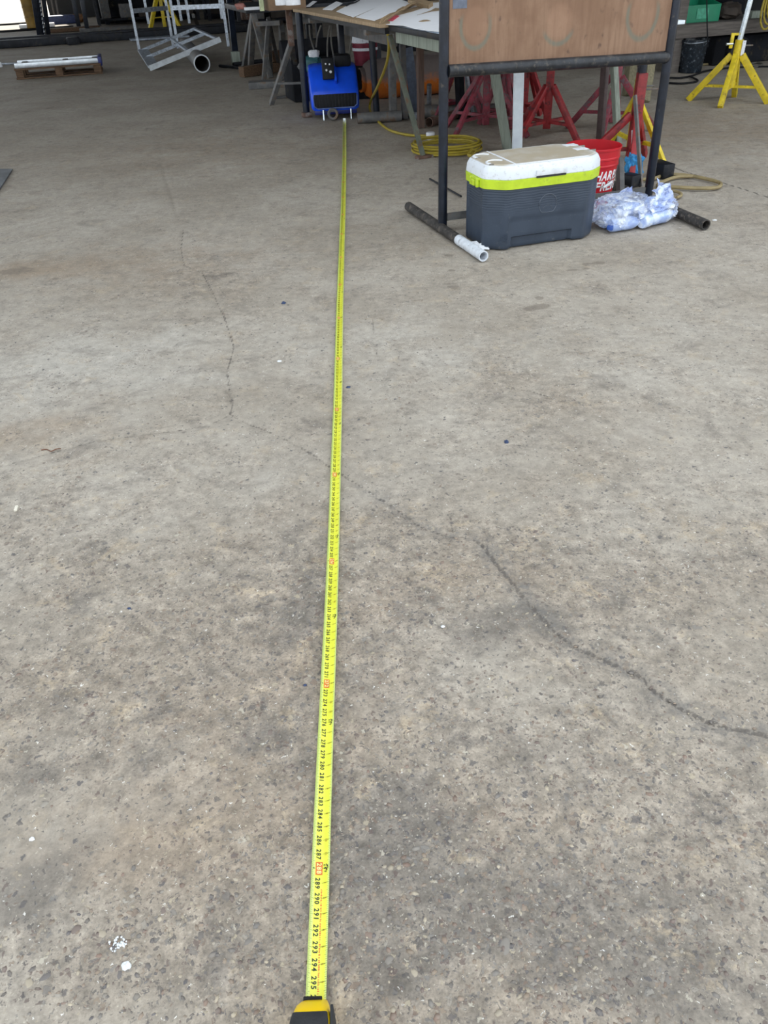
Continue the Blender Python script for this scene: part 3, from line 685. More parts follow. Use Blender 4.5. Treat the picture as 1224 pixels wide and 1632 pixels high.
for yy in (-.055, .055):
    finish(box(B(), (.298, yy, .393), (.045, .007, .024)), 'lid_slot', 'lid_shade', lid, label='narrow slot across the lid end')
    finish(box(B(), (.262, yy + .045, .4035), (.07, .05, .004), None, .0015), 'lid_pad', 'lid_white', lid)
finish(box(B(), (0, -(BD1 + .014) / 2 + .004, .339), (.16, .012, .008)), 'lid_gap_shade', 'rubber', lid)  # black strip put in as the shaded gap under the lid front
finish(box(B(), (0, -(BD1 + .014) / 2 - .001, .358), (.165, .008, .026), None, .003), 'lid_grip', 'lid_white', lid)

# ------------------------------------------------------------------ red bucket with lettering
bk = thing('bucket', 'red plastic bucket with white lettering behind the cooler', 'bucket', (1.288, 4.742, 0), 0)
RB0, RB1, HB = .127, .152, .327
prof = [(RB0 - .01, .001), (RB0, .006), (RB0 + (RB1 - RB0) * .68, HB * .68), (RB1 - .003, HB * .695), (RB1 - .002, HB * .72), (.1475, HB * .735), (.149, HB * .80), (RB1 + .001, HB * .815), (RB1 + .001, HB * .84), (.151, HB * .85), (.153, HB - .014), (.158, HB - .012), (.1585, HB - .002), (.156, HB), (.1525, HB - .002), (.15, HB * .8), (RB0 - .004, .01)]
bb = finish(lathe(B(), prof, 48, None), 'shell', 'red_plastic', bk, ang=30)
def wrap_text(lines, a0, rf, m, par, name, shear=.22, flip=1):
    V_, F_ = [], []
    for t, z0, h, adv in lines:
        x = 0
        for ch in t:
            vs, fs, w = glyph(ch, 4); k = h / .70; kx = min(1.35 * k, adv * .88 / w); o = len(V_)
            for a, c in vs:
                zz = z0 + c * k; s = x + a * kx + shear * c * k; r = rf(zz); th = a0 + s / r
                V_.append((r * math.cos(th), r * math.sin(th), zz))
            F_ += [tuple(i + o for i in f) for f in fs]; x += adv * (.55 if ch == 'I' else 1)
    b = B(); vv = [b.verts.new(v) for v in V_]
    for f in F_:
        try: b.faces.new([vv[i] for i in f])
        except ValueError: pass
    return finish(b, name, m, par, smooth=False)
rf = lambda z: RB0 + (RB1 - RB0) * z / HB + .0016
wrap_text([('HARBOR', .162, .047, .038), ('FREIGHT', .106, .047, .037)], math.radians(-94), rf, 'white_print', bb, 'lettering')
bm = B()
for k in range(7):
    a = math.radians(-125 + 10 * k); r = rf(.02); box(bm, (r * math.cos(a), r * math.sin(a), .022), (.002, .016, .012), a)
finish(bm, 'small_print', 'white_print', bb)
bm = B(); pts = []
for k in range(15):
    a = math.radians(-175 + k * 12); rr = rf(.2) + .004; pts.append((rr * math.cos(a), rr * math.sin(a), .26 - .135 * math.sin(pi * k / 14)))
sweep(bm, pts, .0018, 6); hd = finish(bm, 'bail_handle', 'greyst', bk)
q = V(pts[9]); bm = tube(B(), q + V((-.012, -.006, -.012)), q + V((.035, -.004, .016)), .0075, n=10); finish(bm, 'grip', 'white_plastic', hd)

# ------------------------------------------------------------------ plastic wrapped packs
def film_mat(name, c, alpha, tint):
    m, nt, b = newmat(name)
    P = nd(nt, 'ShaderNodeTexCoord').outputs['Object']
    n = nd(nt, 'ShaderNodeTexNoise', {'Vector': P, 'Scale': 13.0, 'Detail': 4.0, 'Roughness': .55, 'Distortion': 1.0}).outputs[0]
    setin(nt, b, 'Base Color', mixc(nt, sstep(nt, n, .35, .65), c, tint)); setin(nt, b, 'Roughness', .18)
    setin(nt, b, 'Alpha', sstep(nt, n, .45, .68, alpha, min(1, alpha + .45))); setin(nt, b, 'Specular IOR Level', .7)
    n2 = nd(nt, 'ShaderNodeTexNoise', {'Vector': P, 'Scale': 16.0, 'Detail': 2.0, 'Distortion': 1.5}).outputs[0]
    nt.links.new(nd(nt, 'ShaderNodeBump', {'Strength': .8, 'Distance': .01, 'Height': n2}).outputs[0], b.inputs['Normal']); return m
M['film'] = film_mat('clear_film', (.50, .61, .92), .26, (.85, .9, 1.0))
M['wrap'] = mat('pale_blue_wrap', (.40, .52, .88), .3, 0, .22, 16, (.68, .76, .92), .3, 16, .5)
M['wrap_dark'] = mat('royal_blue_print', (.045, .12, .48), .35, 0, .2, 20)
def lump(sx, sy, sz, amp, sc, seed, sub=5, flat=True):
    b = B(); bmesh.ops.create_icosphere(b, subdivisions=sub, radius=1)
    for v in b.verts:
        p = v.co.copy(); q = V((math.copysign(abs(p.x) ** .62, p.x) * sx, math.copysign(abs(p.y) ** .62, p.y) * sy, math.copysign(abs(p.z) ** .7, p.z) * sz))
        n = mnoise.noise(p * sc + V((seed, 0, 0))); n2 = abs(mnoise.noise(p * sc * 2.3 + V((0, seed, 0))))
        q *= 1 + amp * n - amp * 1.1 * (.35 - n2); q.z += sz
        if flat and q.z < .003: q.z = .003 + .002 * (n + 1)
        v.co = q
    return b
bg1 = thing('plastic_bag', 'crumpled clear plastic bag of pale blue bottles against the bucket', 'bag', (1.365, 4.30, 0), AX + .25)
def bottle(bm, p, q, r):
    p = V(p); q = V(q); d = (q - p); Mx = Matrix.Translation(p) @ frame_z(d).to_4x4(); L = d.length
    lathe(bm, [(.001, 0), (r * .9, .002), (r, .012), (r, L * .3), (r * .93, L * .34), (r, L * .38), (r, L * .62), (r * .8, L * .75), (r * .4, L * .88), (r * .4, L * .97), (.001, L)], 18, Mx)
b1 = [((-.15, -.06, .036), (.05, -.105, .036)), ((-.13, .015, .036), (.07, -.02, .036)), ((-.02, .09, .036), (.13, .03, .036)), ((-.06, -.03, .095), (.1, -.05, .09)), ((.02, -.125, .036), (.12, -.11, .036))]
for k, (p, q) in enumerate(b1): bm = B(); bottle(bm, p, q, .034); finish(bm, 'bottle', 'wrap', bg1)
bm = box(B(), (-.15, -.07, .03), (.04, .035, .025), .3, .008); finish(bm, 'blue_label', 'wrap_dark', bg1)
bm = lump(.172, .13, .078, .16, 2.6, 3.0); fm = finish(bm, 'film', 'film', bg1, ang=25)
def flap(pts0, pts1, seed, n=9, amp=.012):
    b = B(); rows = []
    for i in range(n):
        t = i / (n - 1); row = []
        for j in range(n):
            s = j / (n - 1); p = V(pts0[0]).lerp(V(pts0[1]), s).lerp(V(pts1[0]).lerp(V(pts1[1]), s), t)
            p += V((mnoise.noise(V((s * 4, t * 4, seed))), mnoise.noise(V((s * 4, t * 4, seed + 9))), mnoise.noise(V((s * 5, t * 3, seed + 20))))) * amp * (1.5 if t > .3 else .6)
            row.append(b.verts.new(p))
        rows.append(row)
    for i in range(n - 1):
        for j in range(n - 1): b.faces.new((rows[i][j], rows[i][j + 1], rows[i + 1][j + 1], rows[i + 1][j]))
    b.normal_update(); r = bmesh.ops.solidify(b, geom=list(b.faces), thickness=.0012)
    return b
M['film_white'] = film_mat('milky_film', (.40, .52, .92), .62, (.8, .87, 1.0))
finish(flap([(-.05, .1, .08), (.10, .07, .09)], [(.03, .13, .12), (.12, .05, .175)], 2.0, amp=.02), 'torn_flap', 'film_white', bg1, ang=20)
finish(flap([(-.16, -.02, .07), (.05, .10, .11)], [(-.19, .05, .03), (.0, .15, .07)], 6.0, amp=.018), 'torn_flap', 'film_white', bg1, ang=20)
finish(flap([(.0, -.09, .105), (.13, -.07, .085)], [(.0, -.13, .055), (.14, -.12, .03)], 7.0, amp=.014), 'torn_flap', 'film_white', bg1, ang=20)
bg2 = thing('bottle_pack', 'shrink wrapped pale blue bottle pack with crumpled top beside the right foot', 'bottle pack', (1.56, 4.35, 0), AX + .2)
for k, (p, q) in enumerate([((-.10, -.055, .04), (.09, -.06, .04)), ((-.09, .02, .04), (.1, .015, .04)), ((-.08, -.02, .1), (.06, -.02, .1))]):
    bm = B(); bottle(bm, p, q, .039); finish(bm, 'bottle', 'wrap', bg2)
finish(lump(.118, .088, .06, .15, 2.8, 8.0), 'film', 'film', bg2, ang=25)
finish(flap([(-.05, -.06, .11), (.09, -.05, .10)], [(-.03, .0, .17), (.11, .03, .18)], 12.0, amp=.022), 'torn_flap', 'film_white', bg2, ang=20)
finish(flap([(.0, -.03, .13), (.1, .0, .11)], [(.04, .04, .2), (.1, .06, .15)], 15.0, amp=.022), 'torn_flap', 'film_white', bg2, ang=20)
finish(flap([(-.11, -.08, .075), (.05, -.09, .085)], [(-.10, -.04, .13), (.04, -.05, .14)], 18.0, amp=.02), 'torn_flap', 'film_white', bg2, ang=20)

# ------------------------------------------------------------------ jack stands
def jack_stand(name, label, c, rz, Hc, R, m, n=3, a0=0.0, br=.13, post=.026, leg=.034, top=None, topm='dark_pipe', topr=None, lean=(0, 0), group=None, head=True, sq=True, pz=.06, angs=None, pt=.12):
    t = thing(name, label, 'jack stand', (c[0], c[1], 0), rz, group)
    if sq: bm = beam(B(), (0, 0, pz), (0, 0, Hc + pt), post * 2, post * 2, V((0, 1, 0)), .004)
    else: bm = tube(B(), (0, 0, pz), (0, 0, Hc + pt), post, n=16)
    finish(bm, 'post', m, t)
    for k in range(n):
        a = math.radians(angs[k]) if angs else a0 + 2 * pi * k / n; d = V((math.cos(a), math.sin(a), 0))
        bm = beam(B(), d * R + V((0, 0, .003)), d * (post + leg * .2) + V((0, 0, Hc)), leg * 1.25, leg, V((-d.y, d.x, 0)), .003)
        finish(bm, 'leg', m, t)
        f = 1 - br / Hc
        finish(beam(B(), d * (R * f), d * post * .8, .0, .0) if False else beam(B(), d * (R * f) + V((0, 0, br)), d * post * .8 + V((0, 0, br)), .028, .022, V((0, 0, 1))), 'brace', m, t)
    tr = topr or post * .78
    zt = top or Hc + .4
    finish(tube(B(), (0, 0, Hc + pt - .02), (lean[0], lean[1], zt), tr, n=14), 'inner_pipe', topm, t)
    if head:
        bm = B(); beam(bm, (lean[0], lean[1], zt), (lean[0] + .07, lean[1], zt + .06), .04, .012, V((0, 1, 0))); beam(bm, (lean[0], lean[1], zt), (lean[0] - .07, lean[1], zt + .06), .04, .012, V((0, 1, 0)))
        finish(bm, 'v_head', m, t)
    finish(tube(B(), (post, 0, Hc + pt * .6), (post + .09, 0, Hc + pt * .6), .006, n=8), 'locking_screw', 'greyst', t)
    return t
jack_stand('jack_stand', 'bright red jack stand in the gap behind the white lid of the cooler', (1.455, 6.83), -.25, .36, .33, 'red', 4, pi / 4 + .1, .11, .03, .034, .78, pt=.34)
jack_stand('jack_stand', 'red jack stand standing furthest back of those under the papered table', (1.4, 7.62), .3, .46, .28, 'red', 4, .5, .12, .03, .034, .78)
jack_stand('jack_stand', 'dull red jack stand nearest the coiled yellow cord', (1.0, 7.12), .1, .47, .43, 'red_dull', 4, -2.45, .13, .026, .03, .78)
jack_stand('jack_stand', 'purplish red jack stand behind the whitewashed board', (1.2, 7.42), .5, .42, .22, 'red_dull', 3, .2, .12, .028, .032, .78)
s5 = jack_stand('jack_stand', 'dark red jack stand behind the brown steel upright', (2.02, 6.98), .1, .39, .36, 'red_dull', 4, 2.6, .13, .03, .036, .78)
finish(box(B(), (-.035, -.035, .40), (.004, .05, .17), .4), 'white_smear', 'white_lbl', s5, label='white paint smear on the post')
s6 = jack_stand('jack_stand', 'red jack stand with a white sticker just behind the right post', (1.79, 5.62), .0, .33, .38, 'red', 3, 0, .12, .03, .036, .8, angs=(-104, 58, 180), pt=.24)
finish(box(B(), (-.03, -.13, .2), (.045, .004, .12), Matrix.Rotation(-.5, 3, 'X')), 'sticker', 'white_lbl', s6, label='white printed sticker')
jack_stand('jack_stand', 'yellow jack stand half hidden behind the stickered red one', (1.87, 5.93), .0, .38, .40, 'yellow', 3, 0, .12, .02, .026, .75, angs=(-68, 95, 262))
jack_stand('jack_stand', 'narrow dull red jack stand beyond the left post of the stand', (.88, 7.95), .4, .5, .3, 'red_dull', 4, .2, .12, .024, .03, .76)
ys = jack_stand('jack_stand', 'yellow tripod jack stand with a bright steel tube on open floor', (3.42, 8.08), -.1, .385, .36, 'yellow', 4, -2.02, .13, .036, .045, 1.25, 'chrome', .024, (.06, .0), sq=False, pz=.12)
bm = B(); box(bm, (-.075, -.02, .5), (.03, .02, .12), None, .004); box(bm, (-.05, -.02, .55), (.05, .018, .02), None, .004); finish(bm, 'side_handle', 'yellow', ys)
finish(tube(B(), (-.12, -.03, .475), (-.06, -.02, .475), .011, n=10), 'pin', 'chrome', ys)
finish(box(B(), (.035, -.036, .44), (.03, .004, .12)), 'label_strip', 'white_lbl', ys)
# ------------------------------------------------------------------ uprights and legs under the tables
def post_thing(name, label, cat, p, q, w, h, m, up=V((0, 1, 0)), group=None):
    p = V(p); q = V(q); t = thing(name, label, cat, p, 0, group)
    bm = B(); beam(bm, p, q, w, h, up, .003); finish(bm, name, m, t, world=True); return t
def one(bm, name, m, label, cat, **k): return single(bm, name, m, label, cat, **k)
one(beam(B(), fl(809, 238), atY(786, 100, 6.4) , .075, .05, E1, .004), 'timber_post', 'lumber_green', 'green grey square timber leaning behind the left half of the cooler', 'timber')
one(beam(B(), fl(824, 246), atY(828, 70, 6.22), .075, .02, EN, .002), 'board', 'white_board', 'upright whitewashed board standing behind the cooler lid', 'board')
one(beam(B(), fl(985, 236), atY(977, 72, 6.4), .05, .04, E1, .003), 'timber_post', 'lumber_green', 'slim green grey timber upright right of the brown steel one', 'timber')
one(beam(B(), fl(956, 226), atY(967, 70, 6.5), .075, .03, E1, .003), 'steel_upright', mat('brown_primer', (.085, .06, .06), .6, .1, .2), 'brown primed steel upright behind the red bucket', 'upright')
one(beam(B(), fl(1001, 153), atY(1010, 60, 9.0), .10, .08, E1, .004), 'timber_post', 'lumber_olive', 'olive timber post left of the dark pipe on the stickered stand', 'timber')
one(beam(B(), fl(1026, 164), atY(1042, 60, 8.7), .09, .08, E1, .004), 'timber_post', 'lumber_olive', 'olive timber post right of the dark pipe on the stickered stand', 'timber')
one(beam(B(), fl(989, 325), atY(988, 255, 4.95), .05, .03, E1, .002), 'steel_offcut', 'greyst', 'grey steel offcut standing between the red bucket and the stand post', 'offcut')
one(beam(B(), fl(1022, 297), atY(1012, 152, 5.3), .028, .012, E1), 'steel_bar', 'greyst', 'grey steel bar leaning on the stickered red jack stand', 'bar')
one(tube(B(), fl(1001, 292), fl(1025, 284) + V((0, 0, .002)), .001) if False else box(B(), fl(1054, 282) + V((0, .02, .045)), (.085, .16, .085), AX, .006), 'square_tube', 'black_steel', 'short black square tube lying behind the right post', 'square tube')
one(box(B(), fl(1005, 298) + V((0, .03, .035)), (.09, .1, .07), AX + .3, .006), 'steel_block', 'black_steel', 'black steel block behind the clear bag of bottles', 'block')
bm = lump(.055, .045, .07, .35, 2.4, 21.0, 4); bm.transform(Matrix.Translation(fl(1008, 283)))
one(bm, 'blue_rag', 'blue_rag', 'bright blue rag bunched up under the stickered red jack stand', 'rag', ang=30)

# ------------------------------------------------------------------ tables
TZ = .87
t1 = thing('work_table', 'long plywood topped table strewn with white papers', 'table', W(1.88, 5.80), AX)
finish(box(B(), (.95, 1.3, TZ - .012), (1.9, 2.6, .022), None, .002), 'tabletop', 'plywood', t1)
finish(box(B(), (.44, 1.75, TZ - .15), (.03, 1.6, .14), None, .003), 'apron', 'greyst', t1)
finish(box(B(), (.06, 1.3, TZ - .043), (.03, 2.56, .035)), 'edge_rail', 'black_steel', t1)
finish(box(B(), (.9, .5, TZ - .06), (1.7, .06, .07)), 'cross_beam', 'greyst', t1); finish(box(B(), (.9, 2.2, TZ - .06), (1.7, .06, .07)), 'cross_beam', 'greyst', t1)
IM = TM[t1.name].inverted()
p = IM @ fl(489, 186); bm = tube(B(), (p.x, p.y, .035), (p.x + .01, p.y + .02, TZ - .02), .033, n=14); lg = finish(bm, 'leg', 'dark_pipe', t1)
finish(box(B(), (p.x, p.y, .02), (.085, .085, .04), None, .006), 'foot_pad', 'rust', lg)
p = IM @ fl(601, 188); finish(tube(B(), (p.x, p.y, 0), (p.x - .03, p.y, TZ - .02), .03, n=14), 'leg', 'dark_pipe', t1)
p = IM @ fl(556, 190); q = IM @ V((-.195, 8.42, 0)); finish(beam(B(), (q.x, q.y, 0), (q.x - .01, q.y, TZ - .02), .07, .05, V((1, 0, 0)), .003), 'leg', 'dark_pipe', t1)
q = IM @ V((.25, 7.9, 0)); finish(beam(B(), (q.x, q.y, 0), (q.x, q.y, TZ - .02), .06, .06, V((1, 0, 0)), .003), 'leg', 'greyst', t1)
finish(beam(B(), (1.82, 2.45, 0), (1.82, 2.45, TZ - .02), .07, .07, V((1, 0, 0)), .003), 'leg', 'greyst', t1)
t2 = thing('work_table', 'lower end of the papered tables with dark metal edge strip', 'table', W(1.96, 4.66), AX)
finish(box(B(), (.75, .57, TZ - .022), (1.5, 1.13, .02), None, .002), 'tabletop', 'white_board', t2)
finish(box(B(), (-.008, .57, TZ - .026), (.018, 1.14, .03), None, .002), 'edge_strip', 'black_steel', t2)
finish(box(B(), (.05, .57, TZ - .075), (.045, 1.1, .075), None, .002), 'side_rail', 'lumber_green', t2)
IM2 = TM[t2.name].inverted()
f = IM2 @ fl(674, 252); bm = beam(B(), (f.x, f.y, .02), IM2 @ atY(621, 56, 6.25), .04, .03, V((1, 0, 0)), .003); lg = finish(bm, 'leg', mat('green_grey_paint', (.10, .115, .09), .7, 0, .25, 12, (.13, .08, .05), .2, 20), t2)
finish(box(B(), (f.x + .01, f.y, .01), (.13, .06, .02), .2, .003), 'foot_plate', 'rust', lg)
# sheets on the tables, each given by its four corners on the table
def sheet(name, m, label, cat, pxs, z, th=.003, curl=0.0, group=None):
    P = [fl(px, py, z) for px, py in pxs]; b = B()
    n = 6; rows = []
    for i in range(n):
        t = i / (n - 1); rows.append([b.verts.new(P[0].lerp(P[1], j / (n - 1)).lerp(P[3].lerp(P[2], j / (n - 1)), t) + V((0, 0, curl * abs(mnoise.noise(V((i * .7, j * .7, px * .1))))))) for j in range(n)])
    for i in range(n - 1):
        for j in range(n - 1): b.faces.new((rows[i][j], rows[i][j + 1], rows[i + 1][j + 1], rows[i + 1][j]))
    b.normal_update(); bmesh.ops.solidify(b, geom=list(b.faces), thickness=th)
    return single(b, name, m, label, cat, group)
zt = TZ + .006
sheet('paper_sheet', 'paper', 'small white paper strip at the far corner of the table', 'paper', [(487, 10), (494, 10), (505, 2), (499, 1)], zt)
sheet('paper_sheet', 'paper', 'white paper strip next to the black pen marks', 'paper', [(514, 14.5), (529, 16), (546, 5), (536, 2)], zt)
sheet('paper_sheet', 'paper', 'large white drawing sheet in the middle of the long table', 'paper', [(536, 18), (563, 27), (640, -6), (585, -8)], zt)
sh = sheet('paper_sheet', 'paper', 'white ruled sheet beside the torn brown cardboard', 'paper', [(567, 27), (597, 32.5), (662, 7), (632, -3)], zt)
sheet('cardboard', 'card', 'long torn strip of brown cardboard between the sheets', 'cardboard', [(604, 37.5), (613, 34), (664, 7), (657, 6)], zt + .012, .006, .05)
sheet('cardboard', 'card', 'flat brown cardboard under the ruled sheet at the table edge', 'cardboard', [(560, 28.5), (603, 37), (622, 27), (575, 20)], TZ + .001, .003)
sheet('paper_sheet', 'paper', 'broad white crumpled sheet at the near end beside the stand', 'paper', [(608, 38), (704, 52), (725, 4), (668, 6)], TZ - .004, .003, .02)
sheet('pink_sheet', mat('pink_paper', (.75, .1, .16), .6), 'pink paper corner under the torn cardboard', 'paper', [(617, 32), (626, 33), (637, 25), (631, 24)], TZ + .004, .002)
sheet('cardboard', 'card', 'brown cardboard tube end at the top of the near sheet', 'cardboard', [(650, 0), (683, 8), (690, 3), (660, -5)], TZ + .03, .03)
bm = sweep(B(), [fl(x, y, zt + .008) for x, y in ((552, 9), (558, 6), (566, 4), (573, 0))], .006, 6); one(bm, 'pen', 'black', 'black pen lying on the large drawing sheet', 'pen')

t0 = thing('bench', 'dark bench with a metal tray beyond the long table', 'bench', W(1.62, 9.45), AX)
finish(box(B(), (.9, .7, .83), (1.8, 1.4, .05), None, .003), 'benchtop', 'black_steel', t0)
for x in (.95, 1.65):
    for y in (1.25, .75): finish(beam(B(), (x, y, 0), (x, y, .81), .07, .07, V((1, 0, 0))), 'leg', 'black_steel', t0)
finish(box(B(), (1.1, .3, .72), (1.2, .03, .11)), 'apron', 'greyst', t0)
def on(px, py, z): return fl(px, py, z)
q = on(440, 17, .855); one(box(B(), q + V((.08, .12, .06)), (.36, .22, .12), AX, .004), 'wooden_crate', 'wood_box', 'brown wooden box on the dark bench by the white tins', 'box')
q = on(417, 18, .855); one(box(B(), q + V((0, .05, .09)), (.035, .05, .18), AX), 'level', mat('pale_green_paint', (.5, .55, .33), .5), 'pale green upright strip against the wooden box', 'strip')
q = on(403, 16, .855); one(box(B(), q + V((0, .04, .012)), (.17, .08, .024), AX, .003), 'foam_block', 'white_plastic', 'flat white block on the dark bench', 'block')
q = on(384, 16, .855); one(lump(.05, .04, .03, .2, 2, 31, 3), 'hand_tool', mat('pinkish_tool', (.3, .12, .1), .5), 'rounded reddish tool at the end of the dark bench', 'tool', loc=q)
for px, lb in ((449, 'white tin left of two on the wooden box'), (466, 'white tin right of two on the wooden box')):
    q = on(px, 9, .97) + V((0, .1, 0)); o = thing('tin', lb, 'tin', q); finish(lathe(B(), [(.001, 0), (.055, 0), (.055, .12), (.05, .125), (.001, .125)], 20), 'can', 'white_plastic', o); finish(tube(B(), (0, 0, .07), (0, 0, .085), .0556, n=20), 'stripe', 'blue_dark', o)

# ------------------------------------------------------------------ blue carpet blower, gas bottles, buckets, pipes under the table
bl = thing('air_mover', 'blue plastic floor blower with black control panel under the table', 'blower', (-.30, 8.32, 0), AX - .2)
prof = [(-.21, .075), (-.225, .10), (-.215, .215), (-.19, .25), (-.13, .33), (-.02, .415), (.1, .44), (.2, .40), (.25, .28), (.24, .09), (.2, .075)]
b = B(); rings = []
for x, k in ((-.225, .86), (-.215, .94), (-.19, .985), (-.15, 1.0), (.15, 1.0), (.19, .985), (.215, .94), (.225, .86)):
    rings.append([b.verts.new((x, .02 + (y - .02) * k, .24 + (z - .24) * k)) for y, z in prof])
skin(b, rings); hs = finish(b, 'housing', 'blue', bl, ang=50)
finish(box(B(), (.018, -.13, .325), (.02, .1, .10), Matrix.Rotation(math.radians(50), 3, 'X'), .004), 'seam_rib', 'blue', hs)
bm = box(B(), (0, -.219, .158), (.40, .022, .112), Matrix.Rotation(math.radians(-4), 3, 'X'), .008); gr = finish(bm, 'grille', 'black', bl)
for k in range(13): finish(box(B(), (-.18 + .03 * k, -.233, .158), (.006, .006, .105)), 'grille_bar', 'black_steel', gr)
bm = sweep(B(), [(-.205, -.236, .20), (-.2, -.236, .12), (-.17, -.236, .098), (.17, -.236, .098), (.2, -.236, .12), (.205, -.236, .20)], .006, 6); finish(bm, 'trim_rail', mat('pale_blue_trim', (.1, .16, .4), .4), gr)
finish(box(B(), (0, .0, .062), (.40, .40, .045), None, .015), 'base', 'blue_dark', bl)
bm = box(B(), (-.045, -.135, .41), (.11, .06, .17), Matrix.Rotation(math.radians(-12), 3, 'X'), .008); cp = finish(bm, 'control_panel', 'black', bl)
for x, z, s in ((-.065, .455, .014), (-.03, .45, .014), (-.062, .405, .018), (-.025, .39, .024)): finish(lathe(B(), [(.001, 0), (s * .5, 0), (s * .5, .012), (.001, .013)], 10, Matrix.Translation((x, -.167 - (z - .41) * -.2, z)) @ Matrix.Rotation(pi / 2, 4, 'X')), 'knob', 'white_lbl', cp)
finish(box(B(), (-.04, -.158, .345), (.07, .012, .014)), 'warning_label', mat('orange_label', (.5, .16, .06), .5), cp)
bm = box(B(), (.1, .05, .46), (.16, .2, .1), None, .03); finish(bm, 'motor_cover', 'black', bl)
bm = lathe(B(), [(.028, -.012), (.045, -.016), (.052, -.008), (.052, .008), (.045, .016), (.028, .012)], 22, Matrix.Translation((-.035, -.265, .053)) @ Matrix.Rotation(pi / 2, 4, 'X'), closed=True); finish(bm, 'caster_wheel', 'greyst', bl)
finish(box(B(), (-.035, -.235, .085), (.05, .03, .03), None, .005), 'caster_fork', 'chrome', bl)
for x in (-.12, .14): finish(tube(B(), (x, -.235, .0), (x, -.225, .085), .009, n=10), 'stub_foot', 'chrome', bl)
def gas_bottle(label, c, rz, L, r, m):
    t = thing('gas_bottle', label, 'gas bottle', (c[0], c[1], r), rz)
    prof = [(.001, 0), (r * .45, .004), (r * .8, .03), (r * .97, .08), (r, .13), (r, L - .13), (r * .95, L - .07), (r * .7, L - .02), (r * .3, L), (.001, L)]
    finish(lathe(B(), prof, 32, Matrix.Rotation(pi / 2, 4, 'Y')), 'shell', m, t)
    bm = lathe(B(), [(r * .62, -.03), (r * .62, .03), (r * .56, .03), (r * .56, -.03)], 24, Matrix.Rotation(pi / 2, 4, 'Y'), closed=True); finish(bm, 'collar', m, t); return t
gas_bottle('orange and rust grey gas bottle lying right of the blower', (-.02, 9.25), AX - .05, 1.0, .185, 'orange')
gas_bottle('second orange gas bottle lying behind the dark table leg', (.12, 9.02 + .62), AX + .1, .9, .17, 'orange')
o = one(box(B(), W(2.75, 9.1, .15), (.5, .4, .3), AX, .005), 'crate', 'clutter', 'dark crate behind the gas bottles', 'crate')
rb = thing('paint_bucket', 'dull red and white paint bucket on the crate behind the gas bottles', 'bucket', W(2.78, 9.1, .30), AX)
finish(lathe(B(), [(.001, 0), (.115, 0), (.14, .24), (.145, .3), (.001, .3)], 28), 'shell', mat('dull_red_plastic', (.18, .02, .04), .4), rb)
finish(lathe(B(), [(.1385, .205), (.1475, .285), (.1475, .295), (.1385, .295)], 28, None, True), 'white_label', 'white_lbl', rb)
finish(lathe(B(), [(.12, .135), (.1365, .135), (.1365, .16), (.12, .16)], 28, None, True), 'stripe', 'white_lbl', rb)
def floor_pipe(label, a, b, r, m, wall=.006, name='steel_pipe'):
    a = V(a); b = V(b); a.z = b.z = r; return one(tube(B(), a, b, r, n=18, wall=wall), name, m, label, 'pipe')
floor_pipe('long grey pipe on the floor beyond the end of the yellow tape', fl(570, 197), fl(640, 193), .045, 'greyst')
floor_pipe('long grey pipe continuing behind the left post of the stand', fl(690, 190) + V((-.12, .1, 0)), fl(790, 186), .055, 'greyst')
floor_pipe('short dark pipe with its open end facing out below the table', fl(684, 203), fl(726, 190), .04, 'rust')
floor_pipe('pale grey stub of pipe lying by the brown timber leg', fl(648, 190) + V((.0, .1, 0)), fl(668, 191), .03, 'galv')
one(beam(B(), fl(626, 168), atY(626, 85, 8.9), .07, .05, E1), 'steel_upright', 'greyst', 'grey steel upright beside the torn end of the gas bottles', 'upright')
one(beam(B(), fl(645, 190), atY(641, 70, 8.1), .05, .05, E1), 'steel_upright', 'greyst', 'slim grey steel upright left of the blue grey angle', 'upright')
one(beam(B(), fl(663, 183), atY(650, 76, 8.15), .09, .008, EN), 'angle_iron', mat('blue_grey_steel', (.12, .15, .21), .5, .3), 'blue grey angle iron leaning under the table', 'angle iron')
one(beam(B(), fl(671, 204), atY(669, 58, 7.5), .055, .05, E1), 'timber_post', 'lumber_brown', 'brown timber leg upright behind the green slanted leg', 'timber')
one(tube(B(), fl(684, 180), atY(684, 135, 8.1), .022, n=12), 'pipe_stub', 'galv', 'short pale pipe standing on end under the table', 'pipe')
one(beam(B(), fl(735, 190), atY(731, 110, 7.9), .10, .05, E1), 'steel_upright', 'clutter', 'wide dark upright just right of the left post', 'upright')
one(beam(B(), fl(754, 188), atY(742, 110, 7.8), .06, .02, E1), 'angle_iron', 'galv', 'pale galvanised strip behind the dull red stand', 'angle iron')
one(sweep(B(), [fl(766, 192) + V((0, 0, .03)), fl(774, 190) + V((0, 0, .05)), atY(775, 165, 7.5), atY(777, 120, 7.5)], .025, 8, smoothn=5), 'bent_pipe', 'greyst', 'bent grey pipe beside the green grey timber', 'pipe')

# cords
bm = B(); sweep(bm, [atY(617, 48, 6.55), atY(620, 75, 6.6), atY(615, 105, 6.9), atY(601, 140, 7.4), fl(592, 158, .14), fl(589, 172, .05), fl(595, 185, .012), fl(610, 200, .012), fl(625, 209, .012), fl(650, 215, .012), fl(680, 217, .012), fl(705, 222, .012)], .011, 8, smoothn=8)
one(bm, 'extension_cord', 'cord_yellow', 'yellow cord drooping from the table edge to the floor', 'cord')
bm = B(); cc_ = fl(712, 240)
for k in range(5):
    rr = .27 - .016 * (k % 3); pts = [(cc_.x + .012 * mnoise.noise(V((k, i, 0))) + rr * math.cos(2 * pi * i / 22 + k), cc_.y + .9 * rr * math.sin(2 * pi * i / 22 + k) + .01 * k, .014 + .011 * k + .006 * mnoise.noise(V((i * .6, k * 3, 4)))) for i in range(22)]
    sweep(bm, pts, .0085, 7, True)
